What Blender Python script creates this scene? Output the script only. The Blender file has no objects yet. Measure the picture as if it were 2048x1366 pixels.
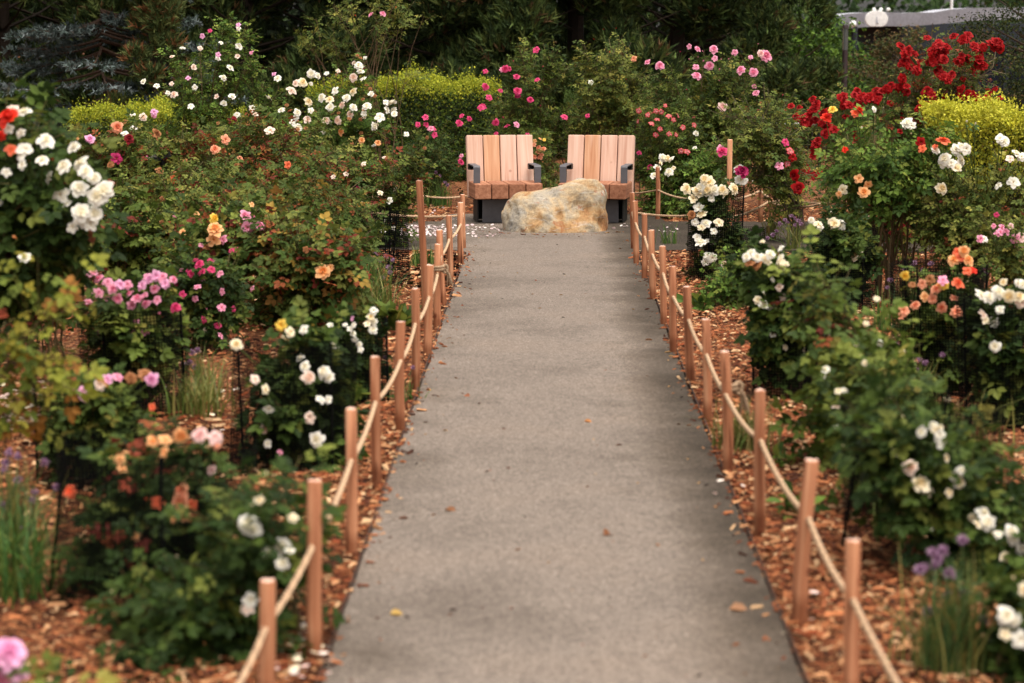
import bpy, bmesh, math, random
import numpy as np
from mathutils import Vector, Matrix

# ------------------------------------------------------------------ camera, sky, sun, exposure
SC = bpy.context.scene
COL = SC.collection
R = math.radians
F = 4836.0                                   # focal length in photo pixels (85 mm on 36 mm)
CAMZ = 1.94
PITCH = math.atan(647 / F)
YAW = math.atan(66 / F)
cam = bpy.data.cameras.new('camera')
cam.lens = 85.0; cam.sensor_width = 36.0; cam.sensor_fit = 'HORIZONTAL'
cam.clip_end = 2000.0
cam.dof.use_dof = True
cam.dof.focus_distance = 21.3
cam.dof.aperture_fstop = 3.2
camo = bpy.data.objects.new('camera', cam)
COL.objects.link(camo)
camo.location = (0, 0, CAMZ)
camo.rotation_euler = (R(90) - PITCH, 0, YAW)
SC.camera = camo

SUN_EL, SUN_AZ = R(72), R(140)               # azimuth from +Y (away from the camera) towards +X
world = bpy.data.worlds.new('World'); SC.world = world; world.use_nodes = True
nt = world.node_tree; nt.nodes.clear()
sky = nt.nodes.new('ShaderNodeTexSky'); sky.sky_type = 'NISHITA'; sky.sun_disc = False
sky.sun_elevation = SUN_EL; sky.sun_rotation = SUN_AZ
sky.air_density = 1.0; sky.dust_density = 4.0; sky.ozone_density = 1.0
hs = nt.nodes.new('ShaderNodeHueSaturation'); hs.inputs['Saturation'].default_value = 0.06
bg = nt.nodes.new('ShaderNodeBackground'); bg.inputs['Strength'].default_value = 0.11
wo = nt.nodes.new('ShaderNodeOutputWorld')
warm = nt.nodes.new('ShaderNodeMix'); warm.data_type = 'RGBA'; warm.blend_type = 'MULTIPLY'; warm.inputs[0].default_value = 1.0   # warm white balance of thin cloud
warm.inputs[7].default_value = (1.03, 0.98, 0.93, 1)
nt.links.new(sky.outputs[0], hs.inputs['Color']); nt.links.new(hs.outputs[0], warm.inputs[6]); nt.links.new(warm.outputs[2], bg.inputs[0]); nt.links.new(bg.outputs[0], wo.inputs[0])
sl = bpy.data.lights.new('sun', 'SUN'); sl.energy = 1.15; sl.angle = R(40); sl.color = (1.0, 0.91, 0.80)
so = bpy.data.objects.new('sun', sl); COL.objects.link(so)
sd = Vector((math.sin(SUN_AZ) * math.cos(SUN_EL), math.cos(SUN_AZ) * math.cos(SUN_EL), math.sin(SUN_EL)))
so.rotation_euler = sd.to_track_quat('Z', 'Y').to_euler(); so.location = (0, 10, 30)
SC.view_settings.view_transform = 'Standard'; SC.view_settings.look = 'None'
SC.view_settings.exposure = 1.30; SC.view_settings.gamma = 1.0; SC.view_settings.use_curve_mapping = False
SC.render.engine = 'CYCLES'
SC.cycles.use_denoising = True
try: SC.cycles.denoiser = 'OPENIMAGEDENOISE'
except Exception: pass
SC.cycles.max_bounces = 5; SC.cycles.diffuse_bounces = 3; SC.cycles.glossy_bounces = 2
SC.cycles.transmission_bounces = 3; SC.cycles.transparent_max_bounces = 6
SC.cycles.caustics_reflective = False; SC.cycles.caustics_refractive = False

# ------------------------------------------------------------------ measuring the photograph
_cp, _sp, _cy, _sy = math.cos(PITCH), math.sin(PITCH), math.cos(YAW), math.sin(YAW)
def ray(px, py):
    x, u = (px - 1024) / F, -(py - 683) / F
    fx, fy, fz = x, _cp + u * _sp, -_sp + u * _cp
    return np.array([fx * _cy - fy * _sy, fx * _sy + fy * _cy, fz])
def at(px, py, d):
    "world point of a photo pixel on the upright plane y = d"
    r = ray(px, py); t = d / r[1]
    return np.array([r[0] * t, d, CAMZ + r[2] * t])
def gnd(px, py, z=0.0):
    r = ray(px, py); t = (z - CAMZ) / r[2]
    return np.array([r[0] * t, r[1] * t, z])
def gz(y):
    "the ground falls away beyond the garden"
    t = np.clip((np.asarray(y, float) - 37) / 16, 0, 1)
    return -3.4 * t * t * (3 - 2 * t)

# ------------------------------------------------------------------ small tools
def lin(c):
    c = np.asarray(c, float) / 255.0
    return np.where(c <= 0.04045, c / 12.92, ((c + 0.055) / 1.055) ** 2.4)
def norm(v): return v / np.maximum(np.linalg.norm(v, axis=-1, keepdims=True), 1e-9)

class G:
    "collects vertices, triangles, quads and colours for one mesh"
    def __init__(s): s.V, s.T, s.Q, s.C, s.n = [], [], [], [], 0; s.M = []
    def add(s, V, T=None, Q=None, C=None):
        V = np.asarray(V, float).reshape(-1, 3)
        if T is not None and len(T): s.T.append(np.asarray(T, int).reshape(-1, 3) + s.n)
        if Q is not None and len(Q): s.Q.append(np.asarray(Q, int).reshape(-1, 4) + s.n)
        if C is None: C = (1, 1, 1)
        C = np.asarray(C, float)
        s.C.append(np.broadcast_to(C, (len(V), 3)) if C.ndim == 1 else C)
        s.V.append(V); s.n += len(V)
    def mesh(s, name, mat, smooth=False):
        V = np.concatenate(s.V) if s.V else np.zeros((0, 3))
        T = np.concatenate(s.T) if s.T else np.zeros((0, 3), int)
        Q = np.concatenate(s.Q) if s.Q else np.zeros((0, 4), int)
        C = np.concatenate(s.C)
        me = bpy.data.meshes.new(name)
        nT, nQ = len(T), len(Q)
        me.vertices.add(len(V)); me.vertices.foreach_set('co', V.astype(np.float32).ravel())
        me.loops.add(3 * nT + 4 * nQ)
        me.loops.foreach_set('vertex_index', np.concatenate([T.ravel(), Q.ravel()]).astype(np.int32))
        me.polygons.add(nT + nQ)
        st = np.concatenate([np.arange(nT) * 3, 3 * nT + np.arange(nQ) * 4]).astype(np.int32)
        me.polygons.foreach_set('loop_start', st)
        me.polygons.foreach_set('use_smooth', np.full(nT + nQ, smooth, dtype=bool))
        ca = me.color_attributes.new('Col', 'FLOAT_COLOR', 'POINT')
        ca.data.foreach_set('color', np.concatenate([C, np.ones((len(C), 1))], 1).astype(np.float32).ravel())
        me.update(calc_edges=True)
        for m in (mat if isinstance(mat, (list, tuple)) else [mat]): me.materials.append(m)
        return me
    def obj(s, name, mat, parent=None, smooth=False, loc=None, kind=None):
        return link(name, s.mesh(name, mat, smooth), parent, loc, kind)

def link(name, me, parent=None, loc=None, kind=None):
    o = bpy.data.objects.new(name, me); COL.objects.link(o)
    if loc is not None: o.location = [float(v) for v in loc]
    if parent is not None: o.parent = parent
    if kind: o['kind'] = kind
    return o
def tag(o, label, cat, group=None):
    o['label'] = label; o['category'] = cat
    if group: o['group'] = group
    return o
def thing(name, label, cat, loc, group=None, rz=0.0):
    o = link(name, None, None, loc); o.rotation_euler = (0, 0, rz); o.empty_display_size = 0.1
    return tag(o, label, cat, group)
def structure(o): o['kind'] = 'structure'; return o

def tube(g, P, rad, k=6, C=(1, 1, 1), cap=True):
    P = np.asarray(P, float); n = len(P)
    rad = np.broadcast_to(np.asarray(rad, float), (n,))
    Tn = norm(np.gradient(P, axis=0))
    ref = np.array([0, 0, 1.0]) if abs(Tn[:, 2]).mean() < 0.8 else np.array([1.0, 0, 0])
    A = norm(np.cross(Tn, ref)); B = np.cross(Tn, A)
    th = np.arange(k) * 2 * np.pi / k
    V = P[:, None] + rad[:, None, None] * (np.cos(th)[None, :, None] * A[:, None] + np.sin(th)[None, :, None] * B[:, None])
    i, j = np.meshgrid(np.arange(n - 1), np.arange(k), indexing='ij'); j2 = (j + 1) % k
    Q = np.stack([i * k + j, i * k + j2, (i + 1) * k + j2, (i + 1) * k + j], -1).reshape(-1, 4)
    g.add(V.reshape(-1, 3), Q=Q, C=C)
    if cap:
        for e, fl in ((0, 1), (n - 1, 0)):
            ids = np.arange(k); T = [(0, a, a + 1) if fl else (0, a + 1, a) for a in range(1, k - 1)]
            g.add(V[e], T=T, C=C)
def rods(g, P0, P1, r0, r1, C, k=3):
    "many straight thin rods at once"
    N = len(P0)
    if N == 0: return
    D = norm(P1 - P0); ref = np.where(np.abs(D[:, 2:3]) < 0.8, np.array([[0, 0, 1.0]]), np.array([[1.0, 0, 0]]))
    A = norm(np.cross(D, ref)); B = np.cross(D, A)
    th = np.arange(k) * 2 * np.pi / k
    ring = np.cos(th)[None, :, None] * A[:, None] + np.sin(th)[None, :, None] * B[:, None]
    r0 = np.broadcast_to(np.asarray(r0, float), (N,)); r1 = np.broadcast_to(np.asarray(r1, float), (N,))
    V = np.concatenate([P0[:, None] + r0[:, None, None] * ring, P1[:, None] + r1[:, None, None] * ring], 1)
    q = np.array([[a, (a + 1) % k, k + (a + 1) % k, k + a] for a in range(k)])
    Q = (np.arange(N)[:, None, None] * 2 * k + q[None]).reshape(-1, 4)
    C = np.asarray(C, float)
    if C.ndim == 2: C = np.repeat(C, 2 * k, 0)
    g.add(V.reshape(-1, 3), Q=Q, C=C)
def stamp(g, P, D, N, S, tv, tq=None, tt=None, C=(1, 1, 1)):
    "copies a small template (y along D, z along N) to many places"
    n = len(P)
    if n == 0: return
    D = norm(D); X = norm(np.cross(D, N)); Z = np.cross(X, D)
    S = np.broadcast_to(np.asarray(S, float), (n,))
    V = P[:, None] + S[:, None, None] * (tv[None, :, 0:1] * X[:, None] + tv[None, :, 1:2] * D[:, None] + tv[None, :, 2:3] * Z[:, None])
    m = len(tv); off = np.arange(n)[:, None, None] * m
    Q = (off + tq[None]).reshape(-1, 4) if tq is not None else None
    T = (off + tt[None]).reshape(-1, 3) if tt is not None else None
    C = np.asarray(C, float)
    if C.ndim == 2: C = np.repeat(C, m, 0)
    g.add(V.reshape(-1, 3), T=T, Q=Q, C=C)
def box(g, c, s, rot=None, C=(1, 1, 1)):
    v = np.array([[x, y, z] for x in (-.5, .5) for y in (-.5, .5) for z in (-.5, .5)]) * np.asarray(s)
    if rot is not None: v = v @ np.asarray(rot).T
    q = [[0, 1, 3, 2], [4, 6, 7, 5], [0, 4, 5, 1], [2, 3, 7, 6], [0, 2, 6, 4], [1, 5, 7, 3]]
    g.add(v + np.asarray(c), Q=q, C=C)
def bevel_box(name, s, bev, mat, parent, loc=(0, 0, 0), rot=(0, 0, 0), seg=2):
    bm = bmesh.new(); bmesh.ops.create_cube(bm, size=1.0)
    for v in bm.verts: v.co = Vector((v.co.x * s[0], v.co.y * s[1], v.co.z * s[2]))
    bmesh.ops.bevel(bm, geom=list(bm.edges), offset=bev, segments=seg, affect='EDGES', profile=0.6)
    me = bpy.data.meshes.new(name); bm.to_mesh(me); bm.free(); me.materials.append(mat)
    o = link(name, me, parent, loc); o.rotation_euler = rot
    return o

# ------------------------------------------------------------------ materials
def mat(name):
    m = bpy.data.materials.new(name); m.use_nodes = True
    n = m.node_tree; b = n.nodes['Principled BSDF']
    return m, n, b
def nd(n, t, **kw):
    x = n.nodes.new(t)
    for k, v in kw.items():
        if k in x.inputs: x.inputs[k].default_value = v
        else: setattr(x, k, v)
    return x
def ramp(n, fac, stops):
    r = n.nodes.new('ShaderNodeValToRGB')
    while len(r.color_ramp.elements) < len(stops): r.color_ramp.elements.new(0.5)
    for e, (p, c) in zip(r.color_ramp.elements, stops):
        e.position = p; e.color = (*[float(v) for v in c], 1)
    n.links.new(fac, r.inputs[0]); return r
def bump(n, b, h, strength, dist=0.01):
    x = nd(n, 'ShaderNodeBump', Strength=strength, Distance=dist)
    n.links.new(h, x.inputs['Height']); n.links.new(x.outputs[0], b.inputs['Normal'])
def mul(n, a, b_, fac=1.0, mode='MULTIPLY'):
    x = n.nodes.new('ShaderNodeMix'); x.data_type = 'RGBA'; x.blend_type = mode
    if isinstance(fac, (int, float)): x.inputs[0].default_value = fac
    else: n.links.new(fac, x.inputs[0])
    for s, v in ((6, a), (7, b_)):
        if hasattr(v, 'is_output'): n.links.new(v, x.inputs[s])
        else: x.inputs[s].default_value = (*[float(q) for q in v], 1)
    return x.outputs[2]

def foliage_mat(name, trans, rough, spec, nscale, namt):
    m, n, b = mat(name)
    a = nd(n, 'ShaderNodeVertexColor', layer_name='Col')
    tc = nd(n, 'ShaderNodeTexCoord')
    no = nd(n, 'ShaderNodeTexNoise', Scale=nscale, Detail=3.0)
    n.links.new(tc.outputs['Object'], no.inputs['Vector'])
    rr = ramp(n, no.outputs['Fac'], [(0.3, (1 - namt,) * 3), (0.7, (1 + namt * .6,) * 3)])
    c = mul(n, a.outputs[0], rr.outputs[0])
    n.links.new(c, b.inputs['Base Color'])
    b.inputs['Roughness'].default_value = rough; b.inputs['Specular IOR Level'].default_value = spec
    t = nd(n, 'ShaderNodeBsdfTranslucent'); n.links.new(c, t.inputs['Color'])
    mx = nd(n, 'ShaderNodeMixShader'); mx.inputs[0].default_value = trans
    out = n.nodes['Material Output']
    n.links.new(b.outputs[0], mx.inputs[1]); n.links.new(t.outputs[0], mx.inputs[2]); n.links.new(mx.outputs[0], out.inputs['Surface'])
    return m
M_LEAF = foliage_mat('leaf', 0.30, 0.55, 0.12, 9.0, 0.35)
M_NEEDLE = foliage_mat('needle', 0.06, 0.65, 0.08, 4.0, 0.3)
M_PETAL = foliage_mat('petal', 0.25, 0.6, 0.2, 40.0, 0.06)
M_GRASS = foliage_mat('grass_blade', 0.25, 0.5, 0.3, 6.0, 0.25)

def attr_mat(name, rough, spec, nscale, namt, bstr=0.0):
    m, n, b = mat(name)
    a = nd(n, 'ShaderNodeVertexColor', layer_name='Col'); tc = nd(n, 'ShaderNodeTexCoord')
    no = nd(n, 'ShaderNodeTexNoise', Scale=nscale, Detail=5.0)
    n.links.new(tc.outputs['Object'], no.inputs['Vector'])
    rr = ramp(n, no.outputs['Fac'], [(0.3, (1 - namt,) * 3), (0.7, (1 + namt * .5,) * 3)])
    n.links.new(mul(n, a.outputs[0], rr.outputs[0]), b.inputs['Base Color'])
    b.inputs['Roughness'].default_value = rough; b.inputs['Specular IOR Level'].default_value = spec
    if bstr: bump(n, b, no.outputs['Fac'], bstr, 0.01)
    return m
M_STEM = attr_mat('stem', 0.7, 0.2, 30.0, 0.3, 0.4)
M_CHIP = attr_mat('wood_chip', 0.85, 0.15, 60.0, 0.25)
M_PLAIN = attr_mat('plain', 0.8, 0.2, 20.0, 0.1)

def ground_mat():
    m, n, b = mat('mulch')
    tc = nd(n, 'ShaderNodeTexCoord')
    mp = nd(n, 'ShaderNodeMapping'); mp.inputs['Scale'].default_value = (1, 1, 1)
    dn = nd(n, 'ShaderNodeTexNoise', Scale=5.0, Detail=2.0)
    n.links.new(tc.outputs['Object'], dn.inputs['Vector'])
    ad = n.nodes.new('ShaderNodeVectorMath'); ad.operation = 'MULTIPLY_ADD'
    n.links.new(dn.outputs['Color'], ad.inputs[0]); ad.inputs[1].default_value = (0.35, 0.35, 0); n.links.new(tc.outputs['Object'], ad.inputs[2])
    n.links.new(ad.outputs[0], mp.inputs['Vector'])
    cols = []
    v1 = nd(n, 'ShaderNodeTexVoronoi', Scale=1.0, Randomness=1.0)
    mp2 = nd(n, 'ShaderNodeMapping'); mp2.inputs['Scale'].default_value = (30, 75, 30); mp2.inputs['Rotation'].default_value = (0, 0, 0.5)
    n.links.new(mp.outputs[0], mp2.inputs['Vector']); n.links.new(mp2.outputs[0], v1.inputs['Vector'])
    v2 = nd(n, 'ShaderNodeTexVoronoi', Scale=1.0, Randomness=1.0)
    mp3 = nd(n, 'ShaderNodeMapping'); mp3.inputs['Scale'].default_value = (65, 32, 30); mp3.inputs['Rotation'].default_value = (0, 0, -0.4)
    n.links.new(mp.outputs[0], mp3.inputs['Vector']); n.links.new(mp3.outputs[0], v2.inputs['Vector'])
    sel = nd(n, 'ShaderNodeTexNoise', Scale=14.0, Detail=1.0); n.links.new(tc.outputs['Object'], sel.inputs['Vector'])
    sr = ramp(n, sel.outputs['Fac'], [(0.48, (0, 0, 0)), (0.52, (1, 1, 1))])
    vc = mul(n, v1.outputs['Color'], v2.outputs['Color'], sr.outputs[0], 'MIX')
    vd = mul(n, v1.outputs['Distance'], v2.outputs['Distance'], sr.outputs[0], 'MIX')
    sp = nd(n, 'ShaderNodeSeparateColor'); n.links.new(vc, sp.inputs[0])
    pal = ramp(n, sp.outputs[0], [(0.0, lin((48, 28, 20))), (0.3, lin((92, 56, 38))), (0.6, lin((136, 86, 56))), (0.85, lin((170, 116, 78))), (1.0, lin((204, 160, 116)))])
    dk = ramp(n, vd, [(0.15, (1, 1, 1)), (0.75, (0.35, 0.3, 0.28))])
    c = mul(n, pal.outputs[0], dk.outputs[0])
    big = nd(n, 'ShaderNodeTexNoise', Scale=1.3, Detail=4.0); n.links.new(tc.outputs['Object'], big.inputs['Vector'])
    br = ramp(n, big.outputs['Fac'], [(0.3, (0.7, 0.66, 0.62)), (0.7, (1.05, 1.02, 1.0))])
    n.links.new(mul(n, c, br.outputs[0]), b.inputs['Base Color'])
    b.inputs['Roughness'].default_value = 0.9; b.inputs['Specular IOR Level'].default_value = 0.1
    bump(n, b, vd, -0.8, 0.02)
    return m
def asphalt_mat():
    m, n, b = mat('asphalt')
    tc = nd(n, 'ShaderNodeTexCoord'); O = tc.outputs['Object']
    fine = nd(n, 'ShaderNodeTexVoronoi', Scale=230.0); n.links.new(O, fine.inputs['Vector'])
    fs = nd(n, 'ShaderNodeSeparateColor'); n.links.new(fine.outputs['Color'], fs.inputs[0])
    base = ramp(n, fs.outputs[0], [(0.0, lin((64, 57, 52))), (0.3, lin((108, 98, 90))), (0.7, lin((127, 116, 107))), (0.93, lin((138, 127, 117))), (1.0, lin((182, 170, 157)))])
    mid = nd(n, 'ShaderNodeTexNoise', Scale=26.0, Detail=8.0, Roughness=0.75); n.links.new(O, mid.inputs['Vector'])
    mr = ramp(n, mid.outputs['Fac'], [(0.3, (0.74, 0.73, 0.72)), (0.6, (1.06, 1.05, 1.04))])
    c = mul(n, base.outputs[0], mr.outputs[0])
    big = nd(n, 'ShaderNodeTexNoise', Scale=1.1, Detail=5.0, Roughness=0.6); n.links.new(O, big.inputs['Vector'])
    brr = ramp(n, big.outputs['Fac'], [(0.3, (0.72, 0.71, 0.70)), (0.5, (1, 1, 1)), (0.72, (1.10, 1.07, 1.04))])
    c = mul(n, c, brr.outputs[0])
    # damp dirt and moss along the edges, broken up by noise
    sx = nd(n, 'ShaderNodeSeparateXYZ'); n.links.new(O, sx.inputs[0])
    ab = n.nodes.new('ShaderNodeMath'); ab.operation = 'ABSOLUTE'
    su = n.nodes.new('ShaderNodeMath'); su.operation = 'SUBTRACT'; su.inputs[1].default_value = 0.05
    n.links.new(sx.outputs[0], su.inputs[0]); n.links.new(su.outputs[0], ab.inputs[0])
    en = nd(n, 'ShaderNodeTexNoise', Scale=1.3, Detail=12.0, Roughness=0.72); n.links.new(O, en.inputs['Vector'])
    md0 = n.nodes.new('ShaderNodeMath'); md0.operation = 'MULTIPLY_ADD'; md0.inputs[1].default_value = 1.7
    n.links.new(en.outputs['Fac'], md0.inputs[0]); n.links.new(ab.outputs[0], md0.inputs[2])
    md1 = n.nodes.new('ShaderNodeMath'); md1.operation = 'MULTIPLY_ADD'; md1.inputs[1].default_value = 0.22   # the right edge lies lower and stays damp
    n.links.new(su.outputs[0], md1.inputs[0]); n.links.new(md0.outputs[0], md1.inputs[2])
    md = n.nodes.new('ShaderNodeMath'); md.operation = 'MULTIPLY'; md.inputs[1].default_value = 0.5
    n.links.new(md1.outputs[0], md.inputs[0])
    er = ramp(n, md.outputs[0], [(0.62, (1, 1, 1)), (0.72, (0.86, 0.85, 0.83)), (0.82, (0.64, 0.62, 0.58)), (0.93, (0.44, 0.42, 0.37))])
    c = mul(n, c, er.outputs[0])
    # broad damp patches on the low right side
    rx = n.nodes.new('ShaderNodeMapRange'); rx.interpolation_type = 'SMOOTHSTEP'; rx.inputs['From Min'].default_value = 0.12; rx.inputs['From Max'].default_value = 0.66
    n.links.new(su.outputs[0], rx.inputs['Value'])
    dn = nd(n, 'ShaderNodeTexNoise', Scale=0.62, Detail=9.0, Roughness=0.66, Distortion=0.4); n.links.new(O, dn.inputs['Vector'])
    dm = n.nodes.new('ShaderNodeMath'); dm.operation = 'MULTIPLY'; n.links.new(rx.outputs[0], dm.inputs[0]); n.links.new(dn.outputs['Fac'], dm.inputs[1])
    dr_ = ramp(n, dm.outputs[0], [(0.26, (1, 1, 1)), (0.42, (0.74, 0.72, 0.69)), (0.58, (0.50, 0.48, 0.44))]); c = mul(n, c, dr_.outputs[0])
    # dark specks and flecks
    sp = nd(n, 'ShaderNodeTexVoronoi', Scale=22.0); n.links.new(O, sp.inputs['Vector'])
    spr = ramp(n, sp.outputs['Distance'], [(0.035, (0.5, 0.45, 0.42)), (0.08, (1, 1, 1))])
    c = mul(n, c, spr.outputs[0])
    n.links.new(c, b.inputs['Base Color'])
    b.inputs['Roughness'].default_value = 0.88; b.inputs['Specular IOR Level'].default_value = 0.25
    bump(n, b, fs.outputs[0], 0.5, 0.004)
    return m
def wood_mat(name, dark, midc, light, axis=2, scale=1.0, rand=0.25, stripe=None, rough=0.75, scuff=None, soil=False, blotch=False):
    "lengthwise grain; every piece gets its own tone from the object's random number"
    m, n, b = mat(name)
    tc = nd(n, 'ShaderNodeTexCoord'); oi = nd(n, 'ShaderNodeObjectInfo')
    off = n.nodes.new('ShaderNodeVectorMath'); off.operation = 'MULTIPLY_ADD'
    cb = nd(n, 'ShaderNodeCombineXYZ')
    for k in range(3): n.links.new(oi.outputs['Random'], cb.inputs[k])
    n.links.new(cb.outputs[0], off.inputs[0]); off.inputs[1].default_value = (37, 53, 71); n.links.new(tc.outputs['Object'], off.inputs[2])
    mp = nd(n, 'ShaderNodeMapping'); s = [38 * scale] * 3; s[axis] = 1.6 * scale
    mp.inputs['Scale'].default_value = s; n.links.new(off.outputs[0], mp.inputs['Vector'])
    no = nd(n, 'ShaderNodeTexNoise', Scale=1.0, Detail=5.0, Distortion=0.6); n.links.new(mp.outputs[0], no.inputs['Vector'])
    rp = ramp(n, no.outputs['Fac'], [(0.28, lin(dark)), (0.5, lin(midc)), (0.72, lin(light))])
    c = rp.outputs[0]
    mp2 = nd(n, 'ShaderNodeMapping'); s2 = [7 * scale] * 3; s2[axis] = 0.7 * scale
    mp2.inputs['Scale'].default_value = s2; n.links.new(off.outputs[0], mp2.inputs['Vector'])
    n2 = nd(n, 'ShaderNodeTexNoise', Scale=1.0, Detail=2.0); n.links.new(mp2.outputs[0], n2.inputs['Vector'])
    if stripe is not None:
        sr = ramp(n, n2.outputs['Fac'], [(0.5, (0, 0, 0)), (0.58, (1, 1, 1))])
        c = mul(n, c, lin(stripe), sr.outputs[0], 'MIX')
    if blotch:
        bl = ramp(n, n2.outputs['Fac'], [(0.3, (.78, .70, .64)), (0.5, (1, 1, 1)), (0.7, (1.12, 1.14, 1.16))]); c = mul(n, c, bl.outputs[0])
    rr = ramp(n, oi.outputs['Random'], [(0.0, (1 - rand, 1 - rand * 1.25, 1 - rand * 1.4)), (1.0, (1 + rand * .5, 1 + rand * .5, 1 + rand * .5))])
    c = mul(n, c, rr.outputs[0])
    if scuff is not None:
        kn = nd(n, 'ShaderNodeTexVoronoi', Scale=4.5); n.links.new(off.outputs[0], kn.inputs['Vector'])
        kr = ramp(n, kn.outputs['Distance'], [(0.05, lin(scuff)), (0.11, (1, 1, 1))]); c = mul(n, c, kr.outputs[0], 0.85)
    if soil:
        sz = nd(n, 'ShaderNodeSeparateXYZ'); n.links.new(tc.outputs['Object'], sz.inputs[0])
        ma = n.nodes.new('ShaderNodeMath'); ma.operation = 'MULTIPLY_ADD'; ma.inputs[1].default_value = -.12
        n.links.new(n2.outputs['Fac'], ma.inputs[0]); n.links.new(sz.outputs[2], ma.inputs[2])
        so_ = ramp(n, ma.outputs[0], [(0.0, (.55, .46, .40)), (0.05, (1, 1, 1))]); c = mul(n, c, so_.outputs[0])
        cr = nd(n, 'ShaderNodeMapping'); cr.inputs['Scale'].default_value = (60, 60, 2.2); n.links.new(off.outputs[0], cr.inputs['Vector'])
        cn = nd(n, 'ShaderNodeTexNoise', Scale=1.0, Detail=1.0); n.links.new(cr.outputs[0], cn.inputs['Vector'])
        ck = ramp(n, cn.outputs['Fac'], [(0.27, (.35, .28, .24)), (0.33, (1, 1, 1))]); c = mul(n, c, ck.outputs[0])
    n.links.new(c, b.inputs['Base Color']); b.inputs['Roughness'].default_value = rough
    b.inputs['Specular IOR Level'].default_value = 0.25
    bump(n, b, no.outputs['Fac'], 0.5, 0.004)
    return m
def rock_mat():
    m, n, b = mat('boulder_stone')
    tc = nd(n, 'ShaderNodeTexCoord'); O = tc.outputs['Object']
    a = nd(n, 'ShaderNodeTexNoise', Scale=3.2, Detail=8.0, Roughness=0.62, Distortion=0.5); n.links.new(O, a.inputs['Vector'])
    r1 = ramp(n, a.outputs['Fac'], [(0.32, lin((142, 137, 129))), (0.42, lin((168, 157, 139))), (0.50, lin((182, 160, 128))), (0.58, lin((178, 142, 100))), (0.69, lin((154, 106, 68)))])
    f = nd(n, 'ShaderNodeTexNoise', Scale=28.0, Detail=8.0, Roughness=0.75); n.links.new(O, f.inputs['Vector'])
    r2 = ramp(n, f.outputs['Fac'], [(0.3, (0.5, 0.46, 0.42)), (0.5, (0.95, 0.95, 0.95)), (0.7, (1.15, 1.14, 1.12))])
    c = mul(n, r1.outputs[0], r2.outputs[0])
    # pale streaks and rusty veins
    w = nd(n, 'ShaderNodeTexNoise', Scale=6.0, Detail=6.0, Distortion=2.0)
    mp = nd(n, 'ShaderNodeMapping'); mp.inputs['Rotation'].default_value = (0, 0.6, 0); mp.inputs['Scale'].default_value = (0.6, 1, 2.2)
    n.links.new(O, mp.inputs['Vector']); n.links.new(mp.outputs[0], w.inputs['Vector'])
    r3 = ramp(n, w.outputs['Fac'], [(0.57, (0, 0, 0)), (0.70, (0.5, 0.5, 0.5))])
    c = mul(n, c, lin((196, 194, 188)), r3.outputs[0], 'MIX')
    w2 = nd(n, 'ShaderNodeTexNoise', Scale=9.0, Detail=5.0, Distortion=1.0); n.links.new(O, w2.inputs['Vector'])
    r4 = ramp(n, w2.outputs['Fac'], [(0.60, (0, 0, 0)), (0.68, (0.6, 0.6, 0.6))])
    c = mul(n, c, lin((150, 84, 44)), r4.outputs[0], 'MIX')
    sp = nd(n, 'ShaderNodeTexVoronoi', Scale=70.0); n.links.new(O, sp.inputs['Vector'])
    r5 = ramp(n, sp.outputs['Distance'], [(0.1, (0.55, 0.5, 0.46)), (0.3, (1, 1, 1))]); c = mul(n, c, r5.outputs[0], 0.6)
    n.links.new(c, b.inputs['Base Color']); b.inputs['Roughness'].default_value = 0.85; b.inputs['Specular IOR Level'].default_value = 0.25
    bump(n, b, f.outputs['Fac'], 0.8, 0.02)
    return m
def metal_mat(name, c, rough=0.45, metallic=0.0, spec=0.4):
    m, n, b = mat(name)
    tc = nd(n, 'ShaderNodeTexCoord'); no = nd(n, 'ShaderNodeTexNoise', Scale=12.0, Detail=5.0); n.links.new(tc.outputs['Object'], no.inputs['Vector'])
    r = ramp(n, no.outputs['Fac'], [(0.3, lin(c) * 0.85), (0.7, lin(c) * 1.15)])
    n.links.new(r.outputs[0], b.inputs['Base Color']); b.inputs['Roughness'].default_value = rough; b.inputs['Metallic'].default_value = metallic
    b.inputs['Specular IOR Level'].default_value = spec
    return m
def glass_mat(name, c):
    m, n, b = mat(name); b.inputs['Base Color'].default_value = (*[float(v) for v in lin(c)], 1)
    tc = nd(n, 'ShaderNodeTexCoord'); no = nd(n, 'ShaderNodeTexNoise', Scale=0.7, Detail=2.0); n.links.new(tc.outputs['Object'], no.inputs['Vector'])
    r = ramp(n, no.outputs['Fac'], [(0.3, (0.03,) * 3), (0.7, (0.1,) * 3)])
    n.links.new(r.outputs[0], b.inputs['Roughness']); b.inputs['Specular IOR Level'].default_value = 0.6
    return m
M_GROUND = ground_mat(); M_ASPH = asphalt_mat(); M_ROCK = rock_mat()
M_POST = wood_mat('post_wood', (134, 84, 58), (182, 124, 90), (212, 162, 126), rand=0.32, blotch=True, scuff=(150, 96, 74), soil=True)
M_POSTTOP = wood_mat('post_end_grain', (188, 150, 132), (210, 176, 158), (222, 192, 176), axis=1, rand=0.1)
M_BACK = wood_mat('chair_back_wood', (196, 152, 132), (212, 174, 154), (222, 190, 172), rand=0.08, scuff=(150, 84, 52))
M_BACKO = wood_mat('chair_back_heartwood', (182, 128, 94), (198, 148, 114), (212, 168, 136), rand=0.04, stripe=(216, 182, 160))
M_SEAT = wood_mat('chair_seat_wood', (128, 82, 60), (156, 106, 80), (178, 128, 100), axis=1, rand=0.16)
M_STEEL = metal_mat('grey_powder_steel', (86, 85, 90), 0.5)
M_BLACK = metal_mat('black_steel', (22, 21, 22), 0.6)
M_NET = metal_mat('black_plastic_net', (13, 14, 13), 0.9, 0.0, 0.05)
M_EDGE = metal_mat('rusty_edging', (60, 40, 28), 0.9)
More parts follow.
